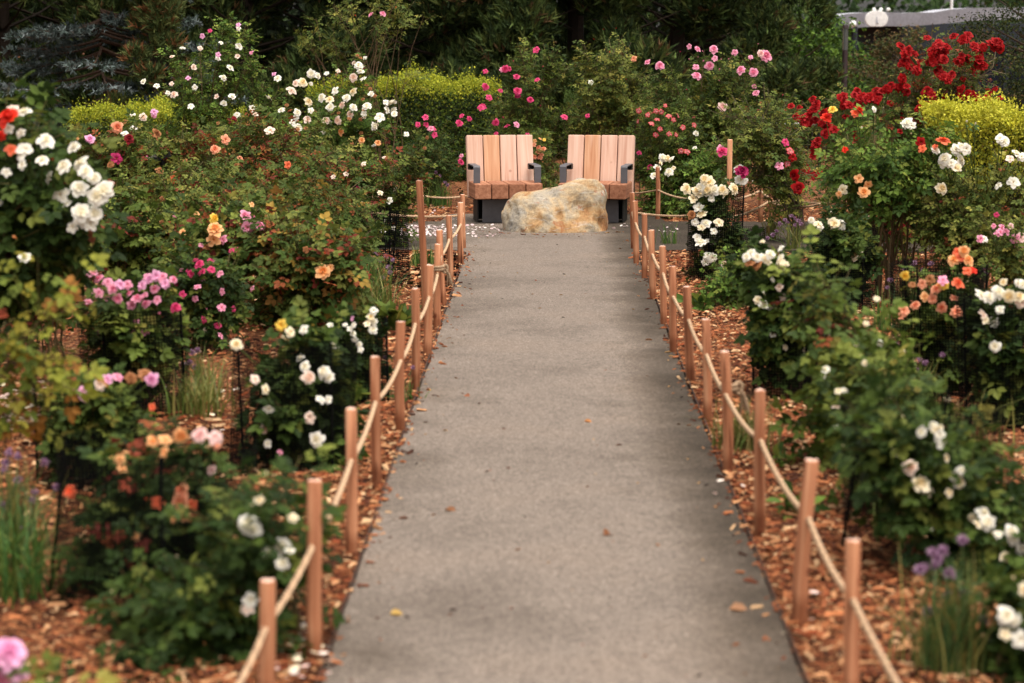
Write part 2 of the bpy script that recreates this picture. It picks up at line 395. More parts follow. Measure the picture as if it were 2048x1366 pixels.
M_ROPE = attr_mat('rope', 0.9, 0.1, 160.0, 0.3, 0.3)
M_GREYBAND = metal_mat('fascia_grey', (172, 174, 184), 0.6)
M_WHITE = metal_mat('white_sign', (236, 236, 234), 0.5)
M_WALL = metal_mat('building_wall', (44, 50, 58), 0.8)
M_GLASS = glass_mat('window_glass', (22, 32, 46))
M_CLEAR, _n, _b = mat('lamp_glass'); _b.inputs['Transmission Weight'].default_value = 0.9; _b.inputs['Roughness'].default_value = 0.1
_b.inputs['Base Color'].default_value = (0.85, 0.88, 0.88, 1)
M_POLE = metal_mat('lamp_pole_brown', (58, 46, 48), 0.5)
M_ALU = metal_mat('alu', (190, 194, 196), 0.4)

# ------------------------------------------------------------------ ground and path
PX0, PX1 = gnd(645, 1366)[0], gnd(1605, 1366)[0]
PC = (PX0 + PX1) / 2; PW = (PX1 - PX0) / 2
def ground():
    xs = np.concatenate([np.linspace(-500, -30, 12), np.linspace(-24, 24, 49), np.linspace(30, 500, 12)])
    ys = np.concatenate([np.linspace(-60, -4, 8), np.linspace(0, 60, 121), np.linspace(70, 900, 14)])
    X, Y = np.meshgrid(xs, ys, indexing='ij'); rs = np.random.default_rng(3)
    Z = gz(Y) + 0.012 * (rs.random(X.shape) - .5) - 0.012
    g = G(); n, m = X.shape
    i, j = np.meshgrid(np.arange(n - 1), np.arange(m - 1), indexing='ij')
    Q = np.stack([i * m + j, (i + 1) * m + j, (i + 1) * m + j + 1, i * m + j + 1], -1).reshape(-1, 4)
    g.add(np.stack([X, Y, Z], -1), Q=Q)
    structure(g.obj('ground', M_GROUND, smooth=True))
ground()
Y_NEAR, Y_FAR, Y_BAY = 20.2, 23.05, 23.95
def path():
    rs = np.random.default_rng(5)
    a, b = PC - PW, PC + PW
    out = [(a - .1, -8), (b + .1, -8)]
    left, right = [], []
    for y in np.linspace(-7, Y_NEAR - 0.25, 60):
        right.append((b + rs.normal(0, .006), y)); left.append((a + rs.normal(0, .006), y))
    out = right + [(b + .04, Y_NEAR - .08), (b + .16, Y_NEAR)]
    out += [(x, Y_NEAR + .02 * math.sin(x * 2)) for x in np.linspace(b + .5, 9, 12)]
    out += [(9, Y_FAR), (1.15, Y_FAR + .02), (1.1, Y_BAY), (-.95, Y_BAY), (-1.0, Y_FAR)]
    out += [(-9, Y_FAR)] + [(x, Y_NEAR + .03 * math.sin(x * 2.3)) for x in np.linspace(-9, a - .5, 12)]
    out += [(a - .16, Y_NEAR), (a - .04, Y_NEAR - .08)] + left[::-1]
    bm = bmesh.new(); zt = 0.014
    top = [bm.verts.new((x, y, zt)) for x, y in out]; bot = [bm.verts.new((x, y, -.05)) for x, y in out]
    f = bm.faces.new(top)
    for k in range(len(out)):
        k2 = (k + 1) % len(out); bm.faces.new((top[k], bot[k], bot[k2], top[k2]))
    bmesh.ops.triangulate(bm, faces=[f]); bmesh.ops.recalc_face_normals(bm, faces=list(bm.faces))
    me = bpy.data.meshes.new('path'); bm.to_mesh(me); bm.free(); me.materials.append(M_ASPH)
    o = structure(link('path', me))
    for s in (-1, 1):
        g = G(); x = PC + s * (PW + .009)
        ys = np.linspace(-7, Y_NEAR - .3, 40)
        for y0, y1 in zip(ys[:-1], ys[1:]):
            box(g, (x + rs.normal(0, .0006), (y0 + y1) / 2, 0.0), (.006, y1 - y0 - .002, .05))
        e = g.obj('edging', M_EDGE, o)
        e['label'] = 'thin rusty edging strip along the ' + ('left' if s < 0 else 'right') + ' side of the path'
path()

# wood chips lying in the beds
def chips():
    rs = np.random.default_rng(11)
    P = []
    def strip(x0, x1, y0, y1, dens):
        n = int(abs(x1 - x0) * (y1 - y0) * dens)
        P.append(np.stack([rs.uniform(min(x0, x1), max(x0, x1), n), rs.uniform(y0, y1, n)], 1))
    a, b = PC - PW, PC + PW
    for s, e in ((-1, a), (1, b)):
        strip(e, e + s * .9, 5.5, 12, 1700); strip(e, e + s * .8, 12, 20.1, 950)
        strip(e + s * .8, e + s * 2.2, 6, 12, 600); strip(e + s * .8, e + s * 3.2, 12, 20, 360)
        n = 110; P.append(np.stack([e - s * np.abs(rs.normal(0, .035, n)), rs.uniform(5, 20, n)], 1))
    strip(-4.2, -.9, 23.1, 25.2, 420); strip(1.2, 4.5, 23.1, 25.2, 420); strip(-.9, 1.2, 24, 25, 250)
    strip(2.0, 4.5, 12, 19.8, 150); strip(-4.0, -2, 7, 13, 150)
    P = np.concatenate(P); n = len(P)
    z = 0.004 + rs.random(n) * .022
    on = (P[:, 0] > a) & (P[:, 0] < b) & (P[:, 1] < Y_NEAR); z[on] = .018
    P3 = np.column_stack([P, z])
    th = rs.uniform(0, 2 * np.pi, n); til = rs.normal(0, .22, n)
    D = np.stack([np.cos(th), np.sin(th), til], 1)
    Nn = np.stack([rs.normal(0, .35, n), rs.normal(0, .35, n), np.ones(n)], 1)
    tv = np.array([[-.5, -.9, 0], [.45, -1, 0], [.5, .8, 0], [-.3, 1, 0], [-.25, -.7, .3], [.2, .75, .35]]); tv *= [.32, .5, .5]
    tq = np.array([[0, 4, 5, 3], [1, 2, 5, 4]]); tt = np.array([[0, 1, 4], [2, 3, 5]])
    pal = lin([(70, 40, 28), (116, 66, 42), (150, 88, 56), (178, 112, 72), (202, 148, 104), (222, 182, 138), (146, 76, 46), (96, 52, 34)])
    w = np.array([.12, .16, .2, .18, .14, .08, .07, .05]); w /= w.sum()
    c = pal[rs.choice(len(pal), n, p=w)] * rs.uniform(.62, 1.08, (n, 1))
    S = np.clip(rs.lognormal(-3.55, .42, n), .012, .085)
    g = G(); stamp(g, P3, D, Nn, S, tv, tq, tt, c)
    o = g.obj('wood_chips', M_CHIP, kind='stuff')
    tag(o, 'orange brown wood chip mulch covering the rose beds', 'mulch')
chips()

# ------------------------------------------------------------------ boulder
def boulder():
    c = gnd(1110, 468); d = c[1] + .28
    bm = bmesh.new(); bmesh.ops.create_icosphere(bm, subdivisions=6, radius=1.0)
    V = np.array([v.co[:] for v in bm.verts])
    px = np.array([1003, 1006, 1018, 1038, 1082, 1122, 1146, 1168, 1192, 1208, 1215, 1217])
    rw = np.array([450, 426, 404, 389, 379, 371, 364, 361, 364, 373, 392, 436])
    X0, X1 = at(1003, 460, d)[0], at(1217, 460, d)[0]
    xs = np.array([at(p, r, d)[0] for p, r in zip(px, rw)]); zs = np.array([at(p, r, d)[2] for p, r in zip(px, rw)])
    cx, hx = (X0 + X1) / 2, (X1 - X0) / 2
    sq = np.sign(V) * np.abs(V) ** .86
    sq /= np.maximum(np.abs(sq).max(0), 1e-6)
    x = cx + hx * sq[:, 0]
    ztop = np.interp(x, xs, zs); zt0 = np.maximum(ztop, .1)
    r2 = np.sqrt(np.clip(1 - sq[:, 0] ** 2, 0.0, 1))
    z = np.where(V[:, 2] > 0, zt0 * np.clip(V[:, 2] / np.maximum(r2, .12), 0, 1) ** .9, -.12 * -V[:, 2])
    y = d + .34 * sq[:, 1] * (1 - .22 * np.clip(z / .5, 0, 1))
    W = np.stack([x, y, z], 1)
    # lumps, facets and a hollow on the right of the front
    from mathutils import noise as mn
    disp = np.array([.032 * mn.noise(Vector(p * 3.0)) + .026 * mn.noise(Vector(p * 7.0)) + .014 * mn.noise(Vector(p * 15.0)) + .010 * abs(mn.noise(Vector(p * 26))) + .005 * mn.noise(Vector(p * 48)) for p in W])
    for q, p in enumerate(W):
        ds, _ = mn.voronoi(Vector((p[0] * 3.4, p[1] * 3.4, p[2] * 4.2 + p[0] * 1.2)))
        ds2, _ = mn.voronoi(Vector((p[0] * 9 + 4, p[1] * 9, p[2] * 11)))
        disp[q] += -.030 * ds[0] - .006 * ds2[0] + .010
    dr = norm(W - np.array([cx, d, .1]))
    W = W + dr * disp[:, None]
    hol = at(1160, 418, d - .3); q = np.exp(-(((W[:, 0] - hol[0]) / .13) ** 2 + ((W[:, 2] - hol[2]) / .14) ** 2)) * (W[:, 1] < d)
    rid = at(1112, 415, d - .3); q2 = np.exp(-(((W[:, 0] - rid[0] + .3 * (W[:, 2] - .2)) / .045) ** 2)) * (W[:, 1] < d) * np.clip(W[:, 2] / .2, 0, 1)
    W[:, 1] += .10 * q + .045 * q2
    for v, p in zip(bm.verts, W): v.co = Vector((p[0] - cx, p[1] - d, p[2]))
    for f in bm.faces: f.smooth = True
    me = bpy.data.meshes.new('boulder'); bm.to_mesh(me); bm.free(); me.materials.append(M_ROCK)
    o = link('boulder', me, None, (cx, d, 0))
    tag(o, 'large tan and rust coloured boulder on the path in front of the chairs', 'boulder')
boulder()

# ------------------------------------------------------------------ the two timber chairs
def chair(loc, rz, label, heart):
    t = thing('timber_chair', label, 'chair', loc, 'timber lounge chairs', rz); t.scale = (1.03, 1.03, 1.0)
    pitch, w = .158, .1505
    for k in range(4):
        x = (k - 1.5) * pitch
        bevel_box('seat_plank', (w, .47, .142), .009, M_SEAT, t, (x, -.035, .307))
    rec = R(-13); L = .60
    for k in range(4):
        x = (k - 1.5) * pitch
        bevel_box('back_plank', (w, .088, L), .010, M_BACKO if k == heart else M_BACK, t, (x, .268 + math.sin(-rec) * (L / 2 - .05), .215 + math.cos(rec) * L / 2), (rec, 0, 0))
    # steel base
    bevel_box('front_plate', (.45, .010, .225), .003, M_STEEL, t, (.0, -.115, .116), (R(4), 0, 0))
    bevel_box('top_plate', (.60, .40, .012), .003, M_BLACK, t, (0, .02, .229))
    for s in (-1, 1):
        bevel_box('shade_side_plate', (.012, .30, .214), .003, M_BLACK, t, (s * .262, .06, .1145))  # black stands in for the shade at the open sides of the base
    bevel_box('rear_plate', (.50, .010, .21), .003, M_BLACK, t, (0, .205, .114))
    for s in (-1, 1):
        g = G()
        wd, th = .062, .010
        pr = [(.205, .545), (-.15, .545), (-.163, .541), (-.170, .530), (-.172, .382)]
        pr2 = [(.205, .535), (-.148, .535), (-.156, .532), (-.160, .525), (-.162, .382)]
        n = len(pr); V = []
        for xx in (-wd / 2, wd / 2):
            V += [(xx + s * .282, a, b) for a, b in pr] + [(xx + s * .282, a, b) for a, b in pr2]
        Q = []
        m = 2 * n
        for k in range(n - 1):
            Q += [[k, k + 1, m + k + 1, m + k], [n + k, m + n + k, m + n + k + 1, n + k + 1], [k, n + k, n + k + 1, k + 1], [m + k, m + k + 1, m + n + k + 1, m + n + k]]
        Q += [[0, m, m + n, n], [n - 1, m - 1, 2 * m - 1, m + n - 1]]
        g.add(V, Q=Q)
        a = g.obj('armrest', M_STEEL, t)
        g = G()   # square tube socket the arm is bolted to
        for dx, dz, sx, sz in ((0, .022, .064, .006), (0, -.022, .064, .006), (-.029, 0, .006, .038), (.029, 0, .006, .038)):
            box(g, (s * .282 + dx, .20, .512 + dz), (sx, .09, sz))
        box(g, (s * .282, .235, .512), (.05, .01, .036))
        br = g.obj('bracket', M_BLACK, a)
        g = G(); tube(g, [(s * .282, .229, .512), (s * .282, .222, .512)], .008, 8)
        g.obj('bolt', M_STEEL, a)
    return t
cl = at(1010, 441, 23.15); cr = at(1191, 441, 23.15)
chair((cl[0], 23.02, .014), R(9), 'pale timber lounge chair with grey steel arms left of the boulder', 1)
chair((cr[0], 23.02, .014), R(-9), 'pale timber lounge chair with grey steel arms right of the boulder', 1)

# ------------------------------------------------------------------ posts and ropes
def post_mesh(h, r, seed, square=False):
    rs = np.random.default_rng(seed); k = 14
    bm = bmesh.new(); th = np.arange(k) * 2 * np.pi / k
    rr = r * rs.uniform(.93, 1.06) * (1 + rs.normal(0, .03, k))
    rings = []
    bx, by_ = rs.normal(0, .004, 2)
    for z, s in ((-.15, 1.02), (h * .3, 1.02), (h * .65, .99), (h - .006, .96), (h, .86)):
        rings.append([bm.verts.new((s * q * math.cos(a) + bx * math.sin(3 * z / h), s * q * math.sin(a) + by_ * math.sin(3 * z / h), z + (rs.normal(0, .0015) if z > h - .01 else 0))) for q, a in zip(rr, th)])
    for A, B in zip(rings[:-1], rings[1:]):
        for j in range(k):
            f = bm.faces.new((A[j], A[(j + 1) % k], B[(j + 1) % k], B[j])); f.smooth = True
    f = bm.faces.new(rings[-1]); f.material_index = 1
    me = bpy.data.meshes.new('post'); bm.to_mesh(me); bm.free()
    me.materials.append(M_POST); me.materials.append(M_POSTTOP)
    return me
ORD = ['first', 'second', 'third', 'fourth', 'fifth', 'sixth', 'seventh', 'eighth', 'ninth', 'tenth', 'eleventh', 'twelfth']
LP = [((535, 1160), (531, 1420)), ((629, 960), (628, 1322)), ((702, 817), (703, 1118)), ((750, 713), (753, 974)), ((802, 643), (801, 868)), ((830, 577), (831, 782)),
      ((860, 530), (855, 715)), ((876, 488), (874, 658)), ((879, 460), (887, 612)), ((897, 431), (901, 570)), ((921, 405), (922, 532)), ((925, 389), (927, 499))]
RP = [((1706, 1080), (1702, 1425)), ((1625, 920), (1598, 1252)), ((1520, 780), (1520, 1070)), ((1448, 703), (1455, 950)), ((1411, 638), (1415, 845)), ((1374, 573), (1382, 765)),
      ((1345, 532), (1347, 708)), ((1325, 492), (1328, 652)), ((1303, 460), (1307, 602)), ((1289, 428), (1289, 560)), ((1270, 402), (1273, 530)), ((1264, 385), (1267, 500))]
def place_post(tp, bp, label, group, seed, r=.0222, zmin=None):
    b = gnd(*bp); t = at(tp[0], tp[1], b[1] + .0)
    v = t - b; h = float(np.linalg.norm(v))
    o = link('post', post_mesh(h, r, seed), None, b)
    q = Vector(v / h).to_track_quat('Z', 'Y'); o.rotation_euler = q.to_euler()
    tag(o, label, 'post', group)
    return b, v, h
def side(lst, word, s0):
    res = []
    for k, (t, b) in enumerate(lst):
        res.append(place_post(t, b, f'{ORD[k]} short wooden post from the front on the {word} side of the path', 'posts along the path', s0 + k))
    return res
LB = side(LP, 'left', 100); RB = side(RP, 'right', 200)

def rope_curve(pts, sag, step=.012):
    out = []
    for k in range(len(pts) - 1):
        a, b = np.asarray(pts[k], float), np.asarray(pts[k + 1], float)
        n = max(4, int(np.linalg.norm(b - a) / step)); t = np.linspace(0, 1, n, endpoint=False)
        p = a + (b - a) * t[:, None]; sg = sag[k] if isinstance(sag, (list, tuple)) else sag
        p[:, 2] -= 4 * sg * t * (1 - t); out.append(p)
    out.append(np.asarray(pts[-1], float)[None]); return np.concatenate(out)
ROPE_C = lin((202, 170, 138))
def rope_mesh(g, P, r=.0095, pitch=.075):
    "three twisted strands"
    Tn = norm(np.gradient(P, axis=0)); ref = np.array([0, 0, 1.0])
    A = norm(np.cross(Tn, ref)); B = np.cross(A, Tn)
    s = np.concatenate([[0], np.cumsum(np.linalg.norm(np.diff(P, axis=0), axis=1))])
    for k in range(3):
        ph = s * 2 * np.pi / pitch + k * 2 * np.pi / 3
        off = r * .60 * (np.cos(ph)[:, None] * A + np.sin(ph)[:, None] * B)
        tube(g, P + off, r * .52, 6, ROPE_C * (1.0 - .13 * k))
def holes(lst, frac):
    return [b + v * f + np.array([0, 0, 0]) for (b, v, h), f in zip(lst, frac)]
rsr = np.random.default_rng(9)
lh = holes(LB, [.66] * 12); rh = holes(RB, [.66] * 12)
lstart = lh[0] + (lh[0] - lh[1]) * 1.0; rstart = rh[0] + (rh[0] - rh[1]) * 1.0
def rope(label, pts, sag, knots=()):
    t = thing('rope', label, 'rope', pts[0])
    o0 = np.asarray(pts[0], float)
    g = G(); rope_mesh(g, rope_curve(pts, sag) - o0); g.obj('rope_line', M_ROPE, t, True)
    for kp, kd in knots:
        g = G(); kp = np.asarray(kp, float) - o0
        th = np.linspace(0, 4 * np.pi, 60)
        tube(g, kp + np.stack([.030 * np.cos(th), .030 * np.sin(th), .016 * th / (2 * np.pi) - .016], 1), .0105, 6, ROPE_C * .62)
        th = np.linspace(0, 2 * np.pi, 24)
        tube(g, kp + np.asarray(kd) * .038 + np.stack([.014 * np.cos(th), .006 * np.cos(th), .024 * np.sin(th)], 1), .010, 6, ROPE_C * .6)
        rs = np.random.default_rng(5)
        for q in range(16):
            e = kp + np.asarray(kd) * (.05 + .04 * rs.random()) + np.array([rs.normal(0, .012), rs.normal(0, .012), -.085 - .03 * rs.random()])
            m = (kp + np.asarray(kd) * .05 + e) / 2 + [0, 0, .015]
            tube(g, [kp + np.asarray(kd) * .04, m, e], [.004, .003, .002], 4, ROPE_C * .55)
        g.obj('knot', M_ROPE, t, True)
rope('twisted pale rope threaded through the posts left of the path', [lstart] + lh, [.010 + .022 * rsr.random() for _ in range(12)], [(lh[7] + [.01, -.03, .03], (1, 0, 0))])
rope('twisted pale rope threaded through the posts right of the path', [rstart] + rh, [.010 + .022 * rsr.random() for _ in range(12)], [(rh[3] + [.02, .03, .02], (1, 0, 0))])
# posts, stakes and ropes round the seat bay
def apost(tp, base_row, label, seed, bx=None, r=.0225):
    return place_post(tp, (bx if bx else tp[0], base_row), label, 'posts round the seat bay', seed, r)
b1 = apost((820, 374), 449, 'wooden post by the white petals at the far bay edge, left of the chairs', 300)
b2 = apost((1315, 334), 441, 'wooden post with cream roses at its top, right of the right chair', 301)
b3 = apost((1521, 357), 447, 'wooden post with two ropes in front of the dark shrub right of the bay', 302)
b4 = apost((1541, 369), 470, 'wooden post with a rope knot, beside the purple alliums right of the bay', 303, 1537)
sk = place_post((838, 361), (851, 640), 'tall leaning wooden stake behind the left row of posts', 'tall stakes', 304, .0225)
sk2 = place_post((1460, 279), (1458, 505), 'tall wooden stake behind the caged cream roses', 'tall stakes', 305, .021)
w = lambda px, py, d: at(px, py, d)
rope('rope behind the bay left of the left chair', [w(640, 392, b1[0][1]), w(820, 386, b1[0][1]), w(930, 392, 24.2), w(1090, 380, 24.4), w(1200, 383, 24.3), w(1315, 380, b2[0][1]), w(1400, 398, 22.5)], .03)
rope('rope along the near edge of the bay, left of the path', [w(640, 432, 19.9), w(740, 425, 19.95), w(925, 431, LB[11][0][1])], [.02, .02])
rope('rope along the near edge of the bay, right of the path', [w(1264, 424, RB[11][0][1]), w(1400, 430, 19.6), w(1537, 403, b4[0][1]), w(1640, 408, 20.5)], [.02, .07, .04], [(w(1551, 405, b4[0][1]), (1, 0, 0))])
rope('rope from the tall stake to the post at the right of the bay', [w(1459, 398, 21.5), w(1521, 381, b3[0][1]), w(1545, 395, 22.0), w(1660, 405, 22)], .02)

# ------------------------------------------------------------------ roses: petals, leaves, canes
def petal_ring(g, rs, n, r, h, open_, half, c_in, c_out, th0=0.0, z0=0.0, nu=5, nv=4):
    "n petals as patches of a cup; open_ 0 = closed bud .. 1 = flat"
    for k in range(n):
        t0 = th0 + k * 2 * np.pi / n + rs.normal(0, .12); op = np.clip(open_ + rs.normal(0, .07), 0, 1.15); sc = 1 + rs.normal(0, .10)
        u = np.linspace(-1, 1, nu)[None, :]; v = np.linspace(0, 1, nv)[:, None]
        lv = v * (1 - .22 * u ** 2 * v) * (1 + .05 * np.sin(u * 5 + k))
        ang = np.pi / 2 * (.15 + .95 * op) * lv ** .8                      # lean outwards along the petal
        rad = sc * r * (.12 + lv * (np.sin(ang) * .95 + .10))
        z = z0 + h * sc * lv * (np.cos(ang) * .95 + .1) - .10 * h * op * lv ** 4 * 1.6
        th = t0 + u * half * (.45 + .75 * np.sin(np.pi * (.12 + .62 * v)))
        rad = rad * (1 - .10 * (1 - op) * np.abs(u)) + .05 * r * np.abs(u) * lv ** 2
        V = np.stack([rad * np.cos(th), rad * np.sin(th), z + 0 * th], -1)
        i, j = np.meshgrid(np.arange(nv - 1), np.arange(nu - 1), indexing='ij')
        Q = np.stack([i * nu + j, i * nu + j + 1, (i + 1) * nu + j + 1, (i + 1) * nu + j], -1).reshape(-1, 4)
        f = np.clip(v + 0 * u, 0, 1)[..., None]
        C = (np.asarray(c_in) * (1 - f) + np.asarray(c_out) * f) * (1 + rs.normal(0, .05))
        g.add(V.reshape(-1, 3), Q=Q, C=C.reshape(-1, 3))
def sepals(g, rs, s=1.0):
    gc = lin((70, 98, 44))
    for k in range(5):
        t = k * 1.2566; d = np.array([math.cos(t), math.sin(t), 0]); p = np.array([-d[1], d[0], 0])
        g.add([p * .06 * s, -p * .06 * s, d * .42 * s + [0, 0, -.06]], T=[[0, 1, 2]], C=gc)
    tube(g, [(0, 0, -.16), (0, 0, -.02), (0, 0, .05)], [.04, .12 * s, .10 * s], 6, gc)
BLOOMC = {   # inner colour, outer colour
    'white': ((246, 236, 204), (240, 238, 230)), 'cream': ((240, 212, 150), (244, 234, 208)), 'blush': ((238, 196, 168), (240, 222, 208)),
    'pink': ((226, 112, 146), (240, 168, 194)), 'hotpink': ((196, 40, 90), (216, 74, 124)), 'lilac': ((224, 140, 186), (240, 180, 214)),
    'magenta': ((120, 14, 56), (168, 28, 88)), 'red': ((110, 4, 8), (168, 10, 16)), 'darkred': ((84, 4, 14), (130, 10, 26)), 'scarlet': ((200, 30, 16), (226, 52, 30)),
    'coral': ((226, 84, 44), (232, 120, 84)), 'peach': ((236, 150, 76), (240, 186, 132)), 'yellow': ((232, 178, 40), (240, 206, 96)),
    'salmon': ((224, 120, 84), (232, 164, 130)), 'brown': ((140, 84, 50), (176, 122, 80)), 'redwhite': ((238, 214, 210), (196, 20, 44)), 'lightpink': ((238, 178, 176), (244, 212, 206))}
_bl = {}
def bloom_mesh(kind, colour, var):
    key = (kind, colour, var)
    if key in _bl: return _bl[key]
    rs = np.random.default_rng(abs(hash((kind, var))) % 1000 if False else {'full': 1, 'cup': 2, 'open': 3, 'bud': 4, 'pom': 5}[kind] * 10 + var)
    ci, co = (lin(c) for c in BLOOMC[colour]); g = G()
    if kind == 'full':
        petal_ring(g, rs, 6, 1.05, .9, .74, .55, ci, co, 0, 0)
        petal_ring(g, rs, 6, .92, .95, .55, .56, ci, co, .5, .05)
        petal_ring(g, rs, 6, .74, .95, .40, .58, ci, (ci + co) / 2, .2, .08)
        petal_ring(g, rs, 5, .5, .92, .24, .70, ci * .95, ci, .9, .08, 4, 3)
        petal_ring(g, rs, 3, .28, .88, .10, 1.0, ci * .9, ci, .3, .06, 4, 3)
    elif kind == 'cup':
        petal_ring(g, rs, 5, .95, .95, .55, .72, ci, co, 0, 0)
        petal_ring(g, rs, 5, .74, .92, .36, .75, ci, co, .6, .03)
        petal_ring(g, rs, 5, .50, .86, .20, .8, ci, (ci + co) / 2, .2, .05)
        petal_ring(g, rs, 3, .28, .82, .08, 1.1, ci, ci, .2, .05, 4, 3)
    elif kind == 'open':
        petal_ring(g, rs, 5, 1.0, .7, .78, .56, ci, co, 0, 0)
        petal_ring(g, rs, 5, .8, .75, .55, .5, ci, co, .6, .05)
        petal_ring(g, rs, 3, .55, .7, .4, .6, ci, co, .3, .06)
        yc = lin((214, 160, 50))
        for k in range(14):
            a = k * 2.4; rr = .2 * math.sqrt(k / 14)
            tube(g, [(rr * .4 * math.cos(a), rr * .4 * math.sin(a), .02), (rr * math.cos(a), rr * math.sin(a), .22)], [.018, .03], 3, yc)
    elif kind == 'bud':
        petal_ring(g, rs, 4, .45, 1.2, .16, 1.0, ci, co, 0, 0, 5, 5)
        petal_ring(g, rs, 3, .30, 1.25, .06, 1.1, ci, co, .5, 0, 4, 4)
    elif kind == 'pom':
        for q, (n, r, op) in enumerate(((7, 1.0, .95), (7, .95, .75), (7, .82, .55), (6, .62, .36), (5, .4, .2))):
            petal_ring(g, rs, n, r, .8, op, .42, ci * .9, co, q * .4, .04 * q, 4, 3)
    if kind in ('full', 'cup', 'pom'):
        hr, hz = {'full': (.42, .80), 'cup': (.40, .80), 'pom': (.50, .72)}[kind]; k = 9
        th = np.linspace(0, 2 * np.pi, k, endpoint=False); rings = []
        for a in np.linspace(0, 1.45, 4): rings.append(np.stack([hr * np.cos(a) * np.cos(th + a), hr * np.cos(a) * np.sin(th + a), np.full(k, .1 + (hz - .1) * np.sin(a))], 1))
        V = np.concatenate(rings); ii = np.arange(k); Q = np.concatenate([np.stack([q * k + ii, q * k + (ii + 1) % k, (q + 1) * k + (ii + 1) % k, (q + 1) * k + ii], 1) for q in range(3)])
        g.add(V, Q=Q, C=ci * .6 + co * .4)
        petal_ring(g, rs, 5, hr * .9, hz * 1.02, .30, .5, ci * .5 + co * .5, co, .4, .1, 4, 3)
    sepals(g, rs, 1.0 if kind != 'bud' else .8)
    _bl[key] = g.mesh('rose_bloom', M_PETAL, True)
    return _bl[key]
def leaflet(l, w, fold=.10, curl=.12):
    return np.array([[0, 0, 0], [.42 * w, .28 * l, fold * w], [.46 * w, .62 * l, fold * w - curl * l * .3], [0, l, -curl * l], [-.46 * w, .62 * l, fold * w - curl * l * .3], [-.42 * w, .28 * l, fold * w]])
LQ = np.array([[0, 1, 2, 3], [0, 3, 4, 5]])
def compound(nl=5):
    "a rose leaf: a terminal leaflet and pairs on a short stalk, unit length 1"
    V, Q = [], []
    spots = [(0, .62, 0, .42)] + [(s, y, R(58) * s, l) for y, l in ((.55, .36), (.22, .30)) for s in (-1, 1)]
    for s, y, a, l in spots[:nl]:
        lf = leaflet(l, l * .72); c, sn = math.cos(-a), math.sin(-a)
        x = lf[:, 0] * c - lf[:, 1] * sn; yy = lf[:, 0] * sn + lf[:, 1] * c
        Q.append(LQ + 6 * len(V)); V.append(np.stack([x + .015 * s, yy + y, lf[:, 2] - .10 * (y + yy * .5) ** 2], 1))
    return np.concatenate(V), np.concatenate(Q)
CV, CQ = compound(5)
def compound_far():
    V, Q = [], []
    for k in range(5):
        lf = CV[6 * k:6 * k + 6]; V.append(np.stack([lf[0], (lf[1] * .4 + lf[2] * .6) * 1.0, lf[3], lf[4] * .6 + lf[5] * .4])); Q.append(np.array([[0, 1, 2, 3]]) + 4 * k)
    return np.concatenate(V), np.concatenate(Q)
FV, FQ = compound_far()
SV = leaflet(1.0, .62)
# leaf colours (real leaf albedo, sRGB), with weights
PAL = {'dark': [((40, 57, 25), 3), ((52, 70, 29), 3), ((70, 87, 36), 2), ((98, 106, 46), 1.0)],
       'mid': [((66, 82, 33), 3), ((84, 100, 41), 3), ((106, 116, 50), 2), ((50, 66, 29), 2.4), ((126, 120, 56), .6)],
       'light': [((76, 102, 42), 3), ((98, 122, 50), 3), ((126, 138, 62), 1.4), ((56, 78, 34), 2.6)],
       'olive': [((88, 100, 44), 3), ((108, 114, 52), 3), ((68, 84, 38), 2.6), ((134, 130, 62), 1.1)],
       'yellow': [((130, 134, 50), 3), ((150, 142, 56), 2), ((100, 114, 46), 2.5), ((156, 108, 50), 1)],
       'redmix': [((78, 92, 42), 3), ((102, 108, 50), 2.6), ((126, 92, 46), .6), ((140, 114, 50), .7), ((56, 74, 30), 3)]}
YOUNG = lin([(134, 64, 44), (150, 84, 52), (112, 50, 40)])
def pick(rs, pal, n):
    cs = lin([c for c, _ in PAL[pal]]) * (1.0 if pal == 'yellow' else 1.18); w = np.array([w for _, w in PAL[pal]]); w = w / w.sum()
    return cs[rs.choice(len(cs), n, p=w)] * rs.uniform(.78, 1.22, (n, 1))

def add_bloom(root, o0, p, r, kind, colour, rs, up=.75, face=None):
    me = bloom_mesh(kind, colour, int(rs.integers(3)))
    nm = 'rose_bud' if kind == 'bud' else 'rose_bloom'
    d = np.array([rs.normal(0, .4), rs.normal(-.75, .3), up + rs.normal(0, .2)]) if face is None else np.asarray(face, float) + rs.normal(0, .2, 3)
    q = Vector(norm(d)).to_track_quat('Z', 'Y')
    o = link(nm, me, root, np.asarray(p) - o0)
    o.rotation_euler = (q.to_matrix().to_4x4() @ Matrix.Rotation(rs.uniform(0, 6.28), 4, 'Z')).to_euler()
    s = r * rs.uniform(.9, 1.1); o.scale = (s, s, s * rs.uniform(.85, 1.05))
    return o

